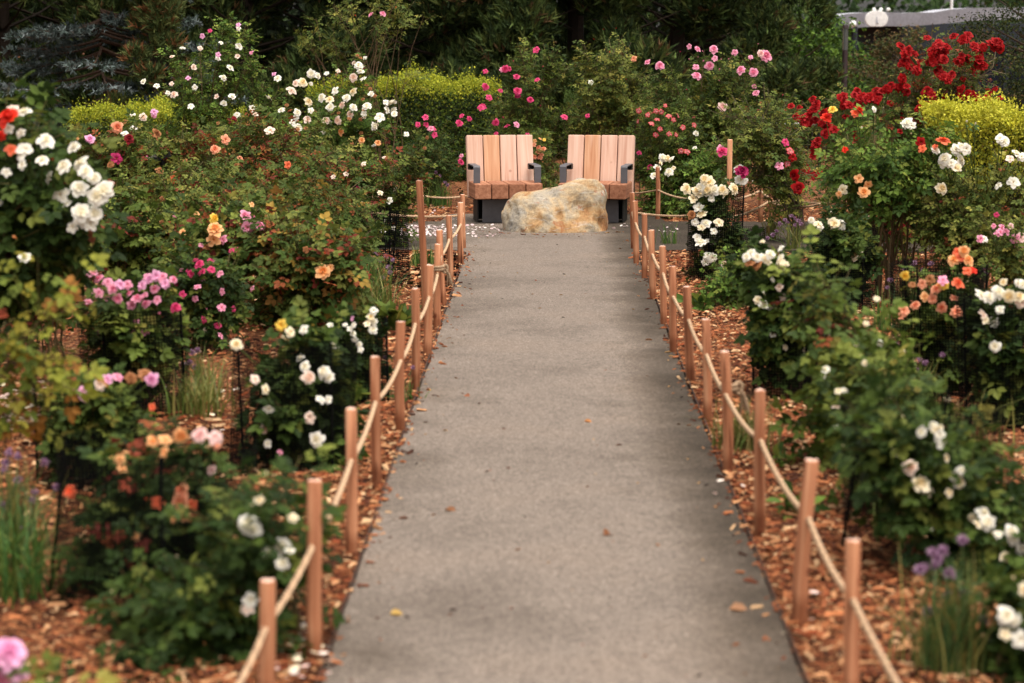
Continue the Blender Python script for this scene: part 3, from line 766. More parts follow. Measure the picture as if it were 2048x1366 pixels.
def bush(label, d, basepx, ells, pal='mid', canes=14, twigs=150, leaf=.085, young=.0, blooms=(), spots=(), seed=0, base_r=.08, cane_r=.007,
         stemc=(88, 74, 48), zstart=.3, droop=.25, group=None, name='rose_bush', cat='rose bush', nodes=5, tw=(.10, .26), dens_low=1.0, basey=None, z0=0.0, bs=1.0):
    """ells: crown lobes (px, row, half width px, half height px, half depth m, weight) measured at distance d.
    blooms: (count, colour, kind, radius m) scattered on twig ends; spots: (px, row, colour, kind, radius m) single blooms."""
    rs = np.random.default_rng(1000 + seed)
    by = d if basey is None else basey
    if d > 13: leaf *= .84; twigs = int(twigs * 1.55)
    o0 = np.array([at(basepx, 683, by)[0], by, z0]); o0[0] = gnd(basepx, 36 + CAMZ * F / by)[0]
    root = thing(name, label, cat, o0, group)
    E = []
    for px, row, hw, hh, dep, w_ in ells:
        c = at(px, row, d); E.append((c, np.array([hw / F * d, dep, hh / F * d]), w_))
    W = np.array([e[2] for e in E], float); W /= W.sum()
    # canes
    gs = G(); sc = lin(stemc); cane_pts = []
    for k in range(canes):
        c, r3, _ = E[rs.choice(len(E), p=W)]
        v = norm(rs.normal(0, 1, 3)) * rs.uniform(.35, 1.0) ** .5
        t = c + v * r3 * .92
        t[2] = max(t[2], z0 + .08)
        b = o0 + np.array([rs.normal(0, base_r), rs.normal(0, base_r), 0])
        h = t[2] - b[2]; m = b + (t - b) * np.array([.28, .28, .62]) + np.array([rs.normal(0, .03), rs.normal(0, .03), .06 * h])
        s = np.linspace(0, 1, 9)[:, None]
        P = (1 - s) ** 2 * b + 2 * s * (1 - s) * m + s ** 2 * t + rs.normal(0, .006, (9, 3)) * np.array([1, 1, .4])
        rr = cane_r * rs.uniform(.7, 1.2) * np.linspace(1, .35, 9)
        tube(gs, P - o0, rr, 5, sc * rs.uniform(.75, 1.25), cap=False); cane_pts.append(P)
    cp = np.stack(cane_pts)
    # twigs
    ci = rs.integers(0, canes, twigs); u = np.clip(rs.beta(1.7, 1.0, twigs) * (1 - zstart) + zstart, 0, .999)
    f = u * 8; i0 = f.astype(int); fr = (f - i0)[:, None]
    P0 = cp[ci, i0] * (1 - fr) + cp[ci, i0 + 1] * fr; Tn = norm(cp[ci, i0 + 1] - cp[ci, i0])
    ctr = sum(e[0] * w_ for e, w_ in zip(E, W))
    out = norm((P0 - ctr) * np.array([1, 1, .6]))
    D = norm(Tn * .5 + rs.normal(0, .55, (twigs, 3)) + out * .45 + np.array([0, 0, .2]))
    L = rs.uniform(tw[0], tw[1], twigs)
    P1 = P0 + D * L[:, None]; P1[:, 2] = np.maximum(P1[:, 2], z0 + .04)
    rods(gs, P0 - o0, P1 - o0, cane_r * .38, cane_r * .2, np.tile(sc, (twigs, 1)) * rs.uniform(.8, 1.3, (twigs, 1)) * [0.95, 1.1, .9])
    # leaves
    nn = nodes; tt = np.tile((np.arange(nn) + .6) / nn, twigs); ti = np.repeat(np.arange(twigs), nn)
    LP_ = P0[ti] + (P1 - P0)[ti] * tt[:, None]; n = len(LP_)
    sidev = norm(np.cross(D, np.array([0, 0, 1.0]) + rs.normal(0, .3, (twigs, 3))))[ti] * np.where(np.arange(n) % 2 == 0, 1, -1)[:, None]
    LD = norm(D[ti] * (.35 + .6 * (tt[:, None] > .85)) + sidev * .75 + rs.normal(0, .25, (n, 3)) - np.array([0, 0, droop]))
    LN = norm(np.array([0, 0, 1.0]) + out[ti] * .55 + rs.normal(0, .38, (n, 3)) + np.array([0, -.15, 0]))
    C = pick(rs, pal, n)
    if young > 0:
        zz = (LP_[:, 2] - LP_[:, 2].min()) / max(np.ptp(LP_[:, 2]), .01)
        yt = rs.random(twigs) < young * 1.4
        y = yt[ti] & (rs.random(n) < .35 + .65 * zz)
        C[y] = YOUNG[rs.integers(0, 3, y.sum())] * rs.uniform(.8, 1.25, (y.sum(), 1))
    gl = G(); stamp(gl, LP_ - o0, LD, LN, leaf * 1.5 * rs.uniform(.6, 1.15, n), *((CV, CQ) if d < 16.5 else (FV, FQ)), None, C)
    # blooms
    allp = np.concatenate([P1, cp[:, -1]])
    score = -(allp[:, 1] - d) + .8 * (allp[:, 2] - ctr[2]) + rs.normal(0, .12, len(allp))
    order = np.argsort(-score); taken = 0; pos = []
    for cnt, colour, kind, r in blooms:
        pool = order[:max(int(len(order) * .45), cnt)]; ids = rs.choice(pool, min(cnt, len(pool)), replace=False)
        r = r * .84 * float(np.clip(.62 + .017 * (d - 8), .6, .9))
        for i in ids:
            p = allp[i] + np.array([rs.normal(0, .015), -.02, .015])
            add_bloom(root, o0, p, r, kind, colour, rs)
    for px, row, colour, kind, r in spots:
        r = r * bs * .79 * float(np.clip(.66 + .014 * (d - 8), .6, .86))
        dd = d - E[0][1][1] * rs.uniform(.75, 1.0)
        p = at(px, row, dd)
        q = cp.reshape(-1, 3); q2 = q[np.argmin(np.linalg.norm((q - p) * [1, .5, 1] + [0, 0, .05], axis=1))]
        mid_ = (p + q2) / 2 + [0, 0, -.04]
        tube(gs, np.stack([q2, mid_, p + [0, .01, -r * .1]]) - o0, [.004, .0035, .003], 4, lin((74, 92, 44)), cap=False)
        add_bloom(root, o0, p, r, kind, colour, rs, up=.45)
    gs.obj('canes', M_STEM, root, kind='stuff')
    gl.obj('foliage', M_LEAF, root, kind='stuff')
    return root, o0
def S(s):
    "'px row colour kind r; ...' -> list of single blooms"
    out = []
    for q in s.split(';'):
        a = q.split()
        if a: out.append((float(a[0]), float(a[1]), a[2], a[3], float(a[4])))
    return out

# ---- left beds, far to near
bush('tall cone shaped rose bush with scattered white and lilac blooms before the spruce', 25, 430,
     [(440, 170, 130, 110, .55, 3), (455, 90, 62, 60, .35, 1.6), (430, 250, 180, 90, .6, 2), (330, 240, 70, 60, .4, .8)], 'light', 34, 520, .075, seed=1, cane_r=.009,
     spots=S('475 58 white cup .05;477 50 lilac open .04;420 62 hotpink open .035;405 72 lilac open .04;365 97 white open .045;478 93 white cup .055;475 113 blush cup .045;436 110 lilac open .04;436 118 white open .04;503 106 pink open .04;387 135 blush cup .05;459 137 white full .055;446 157 white full .05;376 157 lilac open .045;289 165 white cup .055;556 158 white full .055;548 149 lilac open .04;313 172 white open .045;336 186 white open .04;349 190 blush full .055;389 175 white open .045;465 195 white cup .06;434 194 blush cup .045;449 207 white cup .055;382 213 white open .045;285 235 blush full .055;308 225 lilac open .05;308 232 pink open .04;266 230 white open .04;267 258 white open .05;250 268 white open .05;343 168 blush open .04;400 97 blush open .04;442 86 white open .035;535 197 white cup .055;505 218 white open .05;474 230 white open .045;563 222 white cup .05;344 115 blush cup .04'))
bush('tall airy rose with bare canes and two pink blooms before the pines', 27.5, 735,
     [(640, 60, 50, 50, .3, 1.1), (735, 20, 110, 45, .35, 2.0), (800, 50, 60, 60, .3, .8), (700, 90, 70, 40, .3, .5), (830, 130, 30, 50, .2, .25)], 'olive', 30, 74, .085, seed=2, zstart=.82, cane_r=.006, base_r=.26, stemc=(104, 84, 62),
     spots=S('743 30 pink cup .055;766 28 pink cup .055;790 17 coral bud .04;712 33 scarlet bud .035'))
bush('broad rose bush covered in creamy white blooms behind the dry brown flowers', 24.3, 680,
     [(690, 215, 115, 45, .5, 2.4), (600, 230, 50, 60, .4, 1.0), (700, 150, 30, 30, .25, .5), (700, 300, 150, 70, .55, 2.2)], 'light', 34, 430, .075, seed=3, young=.03,
     blooms=[(14, 'white', 'open', .032), (26, 'brown', 'pom', .026), (10, 'blush', 'open', .03)],
     spots=S('717 132 white full .06;721 145 white full .055;707 155 blush full .055;727 158 white open .04;622 148 white full .055;634 152 white full .05;592 167 blush cup .055;604 166 cream full .065;620 169 white cup .045;582 182 blush open .07;615 205 cream full .06;645 196 white full .06;660 201 cream full .055;661 215 white full .06;671 183 white open .06;694 197 white full .065;708 184 cream full .06;685 211 blush full .05;706 216 white full .055;701 229 blush full .055;734 214 white full .06;744 189 white cup .05;785 208 white full .065;789 222 white full .06;773 220 white open .06;788 229 white full .05;760 235 white open .07;746 253 white full .055;728 228 white open .045;563 222 white full .055;594 226 white full .05;592 235 white open .05;614 240 blush full .06;595 256 white full .06;652 242 blush full .06;677 241 blush full .055;584 245 white open .045;622 222 white open .05;684 264 peach full .06;755 287 peach full .045;723 281 peach full .045;771 205 white open .04;813 269 white open .04'))
bush('low dark rose bush with a few crimson blooms left of the left chair', 25.2, 860,
     [(865, 300, 50, 60, .35, 2), (850, 270, 30, 30, .3, 1)], 'dark', 14, 140, .075, seed=4,
     spots=S('851 235 hotpink open .05;853 250 hotpink cup .045;862 258 pink open .05;867 258 hotpink open .045;836 250 hotpink open .04;869 270 hotpink open .045;921 325 hotpink full .05;923 312 pink open .04'))
bush('mixed rose bush with faded orange heads and a magenta bloom right of the reddish shrub', 20.6, 735,
     [(740, 390, 95, 70, .5, 2.4), (800, 350, 50, 45, .35, 1), (690, 440, 90, 50, .45, 1.4), (780, 430, 40, 50, .3, .8)], 'mid', 30, 430, .085, seed=5, young=.12,
     blooms=[(18, 'brown', 'pom', .022), (6, 'blush', 'open', .028), (5, 'darkred', 'open', .03)],
     spots=S('734 433 magenta full .07;718 378 magenta cup .05;733 389 white bud .05;725 406 white open .04;780 401 white open .04;768 446 white bud .06;784 444 white bud .06;768 462 white cup .05;785 458 white cup .045;692 452 white open .055;760 386 cream open .04'))
bush('loose rose bush with reddish young leaves in the middle of the left bed', 19.2, 540,
     [(560, 330, 110, 90, .5, 2.2), (480, 300, 70, 60, .4, 1.3), (640, 370, 80, 80, .45, 1.5), (560, 440, 120, 70, .5, 1.2)], 'redmix', 34, 430, .09, seed=6, young=.13, cane_r=.010, stemc=(84, 60, 44),
     blooms=[(10, 'brown', 'pom', .028), (4, 'salmon', 'open', .035), (6, 'darkred', 'open', .03)],
     spots=S('562 430 lightpink full .07;540 262 blush open .05;575 330 coral open .04;470 360 darkred cup .05;430 296 brown pom .04;450 280 salmon open .05;500 345 brown pom .04'))
bush('dark leaved rose bush with crimson and orange blooms below the far hedge', 18, 330,
     [(300, 330, 90, 70, .45, 1.8), (380, 330, 80, 70, .4, 1.3), (320, 430, 120, 60, .5, 1.6), (250, 300, 50, 50, .35, .7), (190, 280, 60, 50, .4, .8)], 'olive', 32, 430, .095, seed=7, young=.10, cane_r=.009,
     blooms=[(9, 'brown', 'pom', .028), (5, 'darkred', 'open', .03), (3, 'peach', 'open', .03)],
     spots=S('375 378 red cup .06;233 318 magenta open .065;348 359 coral full .065;345 370 peach open .045;257 279 darkred full .065;179 280 lilac full .055;235 255 salmon full .06;311 267 brown full .05;348 345 salmon open .03;310 405 magenta open .045;350 436 pink bud .04;430 300 salmon full .05;296 315 pink bud .035;222 330 brown pom .05;320 342 brown pom .045;250 268 white open .04'))
bush('twiggy dark bush with single apricot bloom beside the grass tuft', 15.2, 600,
     [(600, 500, 90, 70, .45, 2), (560, 580, 100, 60, .45, 1.6), (680, 520, 60, 60, .35, 1), (520, 470, 60, 60, .4, .9)], 'redmix', 26, 330, .10, seed=8, young=.16, cane_r=.010, stemc=(76, 56, 42),
     spots=S('645 545 peach full .075;650 510 coral bud .04;660 535 peach open .04;612 500 brown pom .035'))
bush('rose bush with yellow, peach and pink blooms in the left bed', 15.6, 430,
     [(430, 480, 90, 55, .4, 2), (480, 470, 60, 45, .35, 1), (420, 560, 80, 60, .4, 1.2)], 'mid', 24, 260, .09, seed=9, young=.12,
     blooms=[(5, 'brown', 'pom', .026), (4, 'peach', 'open', .028)],
     spots=S('426 438 yellow full .05;431 462 peach full .075;427 480 peach open .065;509 484 peach full .06;488 432 pink cup .055;494 433 pink open .045;506 436 pink bud .04;495 455 pink open .06;519 455 pink full .06;447 480 pink open .05;365 465 peach open .04;353 436 pink bud .045;412 495 brown pom .04'))
bush('bush of small deep pink blooms right of the caged pink rose', 14.2, 410,
     [(415, 560, 50, 45, .3, 2), (420, 630, 45, 60, .3, 1.2)], 'dark', 14, 130, .08, seed=10, bs=.7,
     blooms=[(10, 'hotpink', 'open', .03), (6, 'pink', 'open', .028)],
     spots=S('400 530 hotpink full .07;381 547 hotpink full .05;405 545 hotpink open .06;423 540 hotpink open .05;440 548 pink open .06;395 575 pink open .05;445 583 pink open .05;365 590 hotpink open .05;390 598 pink open .045;444 616 pink open .06;436 652 hotpink full .05;440 672 pink open .05;358 681 magenta full .06;408 640 hotpink open .05;412 660 blush open .05;415 620 pink bud .04'))
bush('rose with thick clusters of bright pink blooms rising from a mesh guard', 11.9, 270,
     [(275, 660, 75, 80, .28, 2), (265, 590, 80, 40, .26, 1.4)], 'mid', 18, 190, .08, seed=11, bs=.85, tw=(.05, .13),
     blooms=[(14, 'pink', 'open', .035)],
     spots=S('185 548 pink open .05;200 560 pink full .055;215 565 pink open .05;225 580 pink full .05;240 570 lilac open .05;212 592 pink full .05;236 597 pink full .05;255 570 pink open .05;262 590 pink full .05;285 572 lilac open .05;300 560 lilac full .055;312 552 lilac open .05;325 555 pink open .05;330 568 lilac open .05;345 561 pink full .045;310 580 pink full .05;290 592 pink open .05;275 600 pink full .05;293 610 pink full .05;315 600 pink open .045;262 610 pink open .045;320 630 pink bud .045;352 616 hotpink full .05;252 638 hotpink bud .035;175 570 coral bud .045'))
bush('white rose bush leaning into the picture at the upper left with one scarlet bloom', 11, -140,
     [(30, 330, 120, 100, .45, 2), (130, 380, 90, 70, .35, 1.3), (60, 470, 130, 80, .4, 1.6), (-60, 400, 140, 140, .5, 1.5), (20, 250, 60, 50, .3, .5)], 'dark', 36, 360, .105, seed=12, bs=1.1, young=.03, cane_r=.009,
     blooms=[(6, 'white', 'open', .03)],
     spots=S('20 238 scarlet full .075;2 275 scarlet full .05;50 229 white full .052;25 222 blush open .04;92 285 white full .055;152 296 white cup .05;85 324 white full .045;50 300 white open .05;15 258 white open .04;42 268 white open .04;45 310 white open .045;130 335 white full .05;165 330 white full .055;172 345 white full .05;158 378 white full .055;190 358 white full .05;210 382 white full .07;195 395 white full .06;120 390 white open .055;135 410 white open .05;160 425 white full .065;190 430 white full .055;170 440 white full .06;145 455 white open .045;180 450 white open .05;50 517 white full .045;60 325 darkred bud .035;105 322 red bud .035;22 300 coral open .04;34 478 peach bud .04;45 330 white open .04;100 355 white open .04;12 345 white open .035'))
bush('yellowing rose branch in soft focus at the left edge', 8.8, -130,
     [(120, 650, 75, 50, .2, 2), (40, 720, 80, 70, .25, 1.2), (10, 590, 40, 70, .2, .7), (90, 790, 40, 60, .15, .5)], 'yellow', 12, 30, .08, seed=13, young=.03, zstart=.5, droop=.5)
bush('pale pink rose with fading lilac heads in a mesh guard at the left', 10, 180,
     [(190, 850, 95, 70, .28, 2), (200, 790, 90, 30, .25, .8)], 'mid', 18, 210, .075, seed=14, tw=(.05, .13),
     blooms=[(5, 'brown', 'pom', .03)],
     spots=S('150 780 pink full .045;165 785 lilac open .04;215 760 lilac open .045;235 755 pink open .04;305 760 lilac full .05;290 750 brown pom .045;262 757 brown pom .04;200 770 blush open .04;305 815 coral open .03;170 798 lilac open .03'))
bush('dark leaved caged rose with white blooms and one yellow bloom by the left posts', 10.4, 590,
     [(590, 800, 80, 90, .3, 2), (600, 700, 70, 40, .26, 1), (620, 880, 60, 50, .25, .9)], 'dark', 20, 260, .085, seed=15, bs=.85, tw=(.05, .13),
     spots=S('563 651 yellow open .05;580 665 cream open .05;608 660 white open .05;572 680 cream bud .05;472 690 cream full .05;602 717 white full .04;611 734 white full .045;615 755 blush full .06;650 745 white full .055;660 755 white full .045;640 800 white open .05;530 780 cream open .045;510 760 blush open .04;526 858 blush full .05;537 888 white cup .05;635 880 white full .06;620 835 blush open .05;655 800 white open .04;560 905 pink open .03;538 818 white open .045;625 650 yellow bud .03'))
bush('small leaved rose with clusters of little white blooms behind the left posts', 12.2, 705,
     [(705, 720, 50, 70, .28, 2), (720, 660, 40, 35, .22, 1)], 'dark', 16, 190, .07, seed=16, bs=.85, tw=(.05, .13),
     blooms=[(6, 'cream', 'open', .022)],
     spots=S('747 622 white open .04;742 635 cream full .04;750 645 white full .04;735 648 cream open .035;745 660 white full .04;708 650 white open .03;700 658 white open .03;706 668 white full .032;690 650 white open .028;710 680 white open .03;718 690 white full .032;722 700 white open .03;668 690 white full .035;675 700 white open .03;745 630 white open .03;660 650 white open .03;705 638 lilac open .025'))
bush('dark rose bush with peach and coral blooms in a wide guard, front left', 8.1, 300,
     [(320, 1060, 140, 110, .35, 2), (330, 940, 110, 60, .3, 1.2), (250, 1150, 120, 80, .3, 1.2), (420, 1000, 70, 80, .25, .8)], 'dark', 22, 230, .08, seed=17, bs=.85, tw=(.05, .13), young=.05,
     blooms=[(6, 'peach', 'open', .026)],
     spots=S('302 884 peach full .045;330 882 peach open .045;360 870 peach full .05;402 872 lightpink full .055;430 875 lightpink open .05;432 888 salmon open .04;330 905 peach open .045;240 920 peach open .04;245 940 peach open .04;142 985 coral full .045;424 940 lightpink cup .04;365 985 salmon full .055;362 1005 salmon full .06;385 1010 coral open .04;315 1005 coral open .045;372 1035 brown open .045;348 1040 peach open .03;290 955 salmon bud .03;180 1055 coral bud .03;295 1000 coral bud .03'))
bush('rose with large round white blooms beside the nearest left posts', 7.35, 490,
     [(500, 1130, 75, 130, .28, 2), (540, 1060, 60, 60, .24, 1.2), (430, 1250, 110, 90, .3, 1.4), (330, 1290, 110, 70, .3, 1)], 'dark', 22, 240, .078, seed=18, bs=1.15,
     blooms=[(6, 'cream', 'bud', .02)],
     spots=S('495 1050 white full .05;510 1060 white full .035;567 1092 white full .036;563 1128 white full .032;525 1105 white cup .028;578 1105 white cup .026;540 1105 cream cup .024;520 1003 cream cup .028;585 1037 cream open .028;500 1200 white open .04;495 1220 blush open .035;410 1290 peach bud .02;400 1340 salmon open .03;535 950 cream bud .025;500 1010 cream bud .02'))
bush('lilac pink rose bloom in soft focus at the bottom left corner', 5.9, -30,
     [(-20, 1420, 60, 60, .15, 2)], 'mid', 8, 50, .08, seed=19, bs=1.5, spots=S('12 1315 lilac full .055;30 1345 lilac full .04;5 1350 pink full .045'))

bush('plain leafy rose with dry brown heads between the reddish shrub and the white roses', 21.5, 600,
     [(600, 300, 120, 60, .5, 2), (500, 260, 80, 50, .45, 1), (640, 380, 120, 60, .5, 1.4)], 'olive', 26, 330, .08, seed=41, young=.07, blooms=[(16, 'brown', 'pom', .024), (4, 'blush', 'open', .03)])
bush('leafy green rose under the crimson bloom, left of the reddish shrub', 17.2, 400,
     [(400, 400, 110, 60, .45, 2), (300, 390, 90, 60, .4, 1.4), (470, 400, 70, 60, .4, 1)], 'olive', 26, 330, .085, seed=42, young=.10, blooms=[(8, 'brown', 'pom', .025), (4, 'darkred', 'bud', .03)])
bush('leafy rose with sparse pinkish buds left of the big twiggy bush', 16.3, 250,
     [(250, 430, 90, 70, .4, 2), (180, 400, 70, 70, .4, 1.2), (300, 500, 90, 50, .4, 1.2)], 'mid', 24, 260, .09, seed=43, young=.08, blooms=[(6, 'brown', 'pom', .025), (3, 'peach', 'bud', .03)])
bush('leafy rose behind the yellow and peach blooms', 17, 640,
     [(640, 450, 110, 60, .45, 2), (560, 410, 90, 50, .4, 1.2), (720, 470, 50, 50, .35, .9)], 'redmix', 24, 300, .085, seed=44, young=.08, blooms=[(8, 'brown', 'pom', .025)])
bush('tangled leafy rose beneath the white blooms at the far left edge', 13.6, 60,
     [(60, 470, 110, 80, .4, 2), (20, 560, 90, 60, .4, 1.2), (130, 520, 70, 60, .35, 1)], 'mid', 22, 220, .09, seed=45, young=.12, blooms=[(4, 'brown', 'pom', .025)])
# ---- beds behind the bay and on the right
bush('dense dark green rose bush with small crimson pink blooms behind the two chairs', 25.6, 1050,
     [(1060, 170, 75, 75, .5, 2), (1050, 240, 100, 70, .5, 2), (1060, 310, 90, 60, .5, 1.2), (1075, 115, 40, 30, .3, .7)], 'mid', 34, 540, .07, seed=20, cane_r=.009,
     blooms=[(10, 'hotpink', 'bud', .03)],
     spots=S('965 214 hotpink full .055;962 216 hotpink open .045;970 174 hotpink full .05;1035 183 hotpink full .055;1034 190 magenta full .045;1060 200 hotpink full .05;1033 155 hotpink full .045;1010 138 hotpink full .05;1018 138 hotpink full .04;1073 100 hotpink open .05;1004 140 pink open .04;978 196 hotpink open .045;1001 182 hotpink open .035;918 247 hotpink full .05;938 238 hotpink full .035;924 232 hotpink open .035;991 245 hotpink full .05;1033 250 pink open .05;1129 235 hotpink open .055;1015 253 hotpink open .045;992 268 hotpink open .04;1055 270 hotpink open .03;1075 160 hotpink open .035;971 143 hotpink open .04;1175 232 hotpink open .04'))
bush('yellowish green rose bush with bare grey stems behind the right chair', 26.3, 1215,
     [(1215, 140, 60, 65, .4, 2), (1190, 200, 55, 60, .4, 1.4), (1260, 190, 55, 60, .4, 1.3), (1225, 100, 40, 30, .3, .6)], 'olive', 26, 320, .085, seed=21, zstart=.5, cane_r=.010, stemc=(96, 78, 62), base_r=.15,
     spots=S('1219 106 coral bud .04;1208 100 coral bud .03;1268 118 salmon open .05;1205 58 red bud .03;1230 57 red bud .03;1190 80 red bud .03;1250 160 red bud .035;1182 165 white open .04'))
bush('round rose bush with clear pink blooms right of the chairs', 25.4, 1400,
     [(1400, 170, 110, 65, .5, 2.4), (1330, 150, 60, 50, .4, 1), (1480, 150, 60, 60, .4, 1), (1400, 240, 110, 50, .45, 1.4)], 'mid', 32, 440, .08, seed=22, cane_r=.009,
     blooms=[(12, 'pink', 'bud', .03)],
     spots=S('1296 127 pink cup .06;1320 132 pink full .065;1379 93 pink open .04;1394 99 pink full .045;1393 93 hotpink bud .04;1427 100 pink full .065;1392 135 pink open .05;1430 117 pink open .045;1470 105 pink open .05;1419 132 pink full .065;1393 153 pink full .065;1483 142 pink full .065;1508 146 pink full .065;1529 113 pink full .085;1520 108 lightpink full .06;1510 173 pink cup .045;1512 188 pink cup .06;1444 214 lightpink full .065;1406 122 pink bud .04;1380 120 pink bud .03;1501 115 pink open .04;1371 180 hotpink bud .04;1438 161 pink bud .035;1360 105 hotpink bud .035;1515 88 pink bud .035'))
bush('rose bush dotted with small red flowers with white eyes right of the right chair', 24.3, 1335,
     [(1335, 260, 60, 45, .4, 2), (1320, 320, 55, 60, .4, 1.6), (1380, 310, 50, 50, .4, 1)], 'mid', 24, 300, .075, seed=23, bs=0.8,
     spots=S('1278 222 redwhite open .05;1300 226 redwhite open .05;1312 222 redwhite open .05;1322 224 redwhite open .045;1338 233 redwhite open .05;1347 240 redwhite open .045;1314 240 redwhite open .05;1303 248 redwhite open .05;1277 243 redwhite open .045;1320 258 redwhite open .045;1311 270 redwhite open .05;1338 268 redwhite open .045;1352 270 redwhite open .045;1366 255 redwhite open .045;1388 236 redwhite open .045;1388 250 redwhite open .04;1295 230 redwhite open .045;1355 232 redwhite open .045;1374 304 redwhite open .06;1362 302 redwhite open .05;1300 335 magenta full .05;1278 306 magenta open .045;1330 212 redwhite open .04;1391 267 white cup .055;1390 296 white open .04'))
bush('leafy low shrub of fresh green between the right chair and the caged cream roses', 23.9, 1390,
     [(1380, 370, 90, 60, .4, 2), (1310, 390, 40, 50, .3, .9), (1440, 350, 60, 60, .4, 1.2)], 'light', 26, 330, .085, seed=24,
     spots=S('1324 316 white full .055;1334 318 cream full .05;1318 327 cream cup .05;1344 320 white cup .05;1314 337 white full .055;1339 345 white full .06;1309 353 white full .06;1347 336 cream open .03'))
bush('small peach rose glimpsed in the gap between the chairs', 24.8, 1078,
     [(1078, 310, 22, 40, .2, 2), (1080, 350, 30, 40, .2, 1)], 'mid', 10, 60, .06, seed=25, bs=0.8,
     spots=S('1070 282 peach open .04;1080 278 peach open .04;1088 280 yellow open .035;1068 290 salmon open .04;1078 296 salmon full .05;1087 299 salmon full .05;1076 306 salmon full .05;1068 314 salmon full .05;1080 316 salmon full .05;1086 325 peach bud .05;1083 310 salmon open .045'))
bush('slender rose with yellow green leaves and bare leaning stems right of the bay', 21, 1600,
     [(1490, 250, 60, 50, .35, 2), (1530, 310, 60, 60, .4, 1.8), (1480, 300, 50, 50, .3, 1), (1560, 380, 40, 50, .3, .8)], 'olive', 22, 300, .075, seed=26, zstart=.45, cane_r=.011, stemc=(92, 76, 64), base_r=.05,
     spots=S('1446 305 hotpink full .065;1441 298 pink open .05;1483 345 magenta full .08;1478 340 white full .065;1479 362 white full .065;1487 362 white full .05;1570 285 hotpink open .05;1580 303 redwhite open .055;1585 315 red open .05;1559 333 pink open .05;1575 328 redwhite open .045;1504 365 white bud .04;1591 350 red full .075;1597 376 red full .075;1450 360 white bud .04'))
bush('dense leafy rose filling the bed behind the broad leaved bush', 19, 1790,
     [(1800, 380, 110, 60, .45, 2), (1700, 400, 70, 60, .4, 1.1), (1880, 420, 90, 50, .45, 1.3)], 'mid', 26, 300, .08, seed=46, young=.06, blooms=[(5, 'peach', 'open', .03), (5, 'darkred', 'open', .03)])
bush('small leaved green bush between the pink roses and the red roses', 24, 1560,
     [(1560, 250, 60, 60, .4, 2), (1570, 330, 70, 70, .4, 1.5)], 'mid', 22, 220, .075, seed=47, young=.08, blooms=[(5, 'hotpink', 'bud', .03)])
RED = ''
rr_ = np.random.default_rng(77)
for cx, cy, sx, sy, n in ((1812, 110, 10, 26, 9), (1880, 95, 22, 18, 12), (1870, 118, 18, 12, 8), (1925, 78, 14, 10, 6), (1992, 85, 11, 14, 7), (1955, 110, 12, 14, 6), (1962, 128, 10, 8, 4), (1895, 150, 16, 10, 5),
                          (1937, 183, 14, 14, 8), (1803, 172, 14, 20, 9), (1855, 205, 18, 24, 13), (1730, 195, 34, 12, 12), (1700, 205, 24, 12, 7), (1775, 180, 16, 10, 5), (1630, 215, 16, 14, 8), (1610, 235, 10, 14, 6), (1650, 235, 14, 12, 5), (1660, 262, 14, 10, 4),
                          (1850, 235, 10, 8, 4), (1632, 285, 10, 10, 4), (1628, 305, 8, 8, 3), (1940, 120, 8, 6, 2), (1985, 195, 10, 14, 4), (1962, 216, 8, 8, 2), (1610, 345, 16, 14, 3), (1640, 350, 10, 10, 2), (1740, 205, 16, 10, 4), (1830, 140, 14, 10, 3), (1920, 115, 10, 8, 3)):
    for _ in range(n):
        RED += f'{cx + rr_.normal(0, sx * .6):.0f} {cy + rr_.normal(0, sy * .6):.0f} red {"pom" if rr_.random() < .7 else "full"} {rr_.uniform(.045, .062):.3f};'
bush('huge arching rose bush heaped with deep red blooms at the upper right', 22.3, 1790,
     [(1880, 130, 90, 60, .45, 2), (1740, 220, 110, 45, .5, 2), (1850, 230, 90, 60, .45, 1.4), (1650, 260, 60, 60, .4, 1.2), (1940, 170, 60, 60, .35, .8), (1700, 330, 90, 60, .45, 1.0)], 'olive', 50, 640, .07, seed=27, blooms=[(34, 'red', 'pom', .045), (24, 'red', 'full', .04), (14, 'darkred', 'bud', .035)], bs=1.05, young=.10, cane_r=.010, stemc=(110, 90, 76), base_r=.2,
     spots=S(RED))
bush('airy rose bush with broad fresh leaves in front of the deep red roses', 16.8, 1770,
     [(1760, 300, 80, 50, .4, 2), (1690, 310, 55, 50, .35, 1), (1800, 350, 60, 60, .35, 1.2), (1730, 380, 90, 30, .4, .5), (1850, 300, 40, 50, .3, .5)], 'light', 22, 140, .11, seed=28, zstart=.6, cane_r=.009, stemc=(92, 74, 48), base_r=.10,
     spots=S('1665 221 yellow full .045;1652 237 scarlet full .055;1716 222 scarlet full .06;1710 228 coral full .05;1747 220 white cup .04;1815 246 white full .05;1824 252 white open .045;1806 252 white open .04;1720 257 white bud .04;1727 386 peach full .06;1686 380 cream open .05;1678 388 peach open .035;1718 358 peach open .05;1735 368 peach open .05;1845 298 coral open .05;1841 285 red open .05;1690 300 scarlet open .04;1820 268 cream bud .03;1687 357 coral bud .03;1738 435 blush bud .04'))
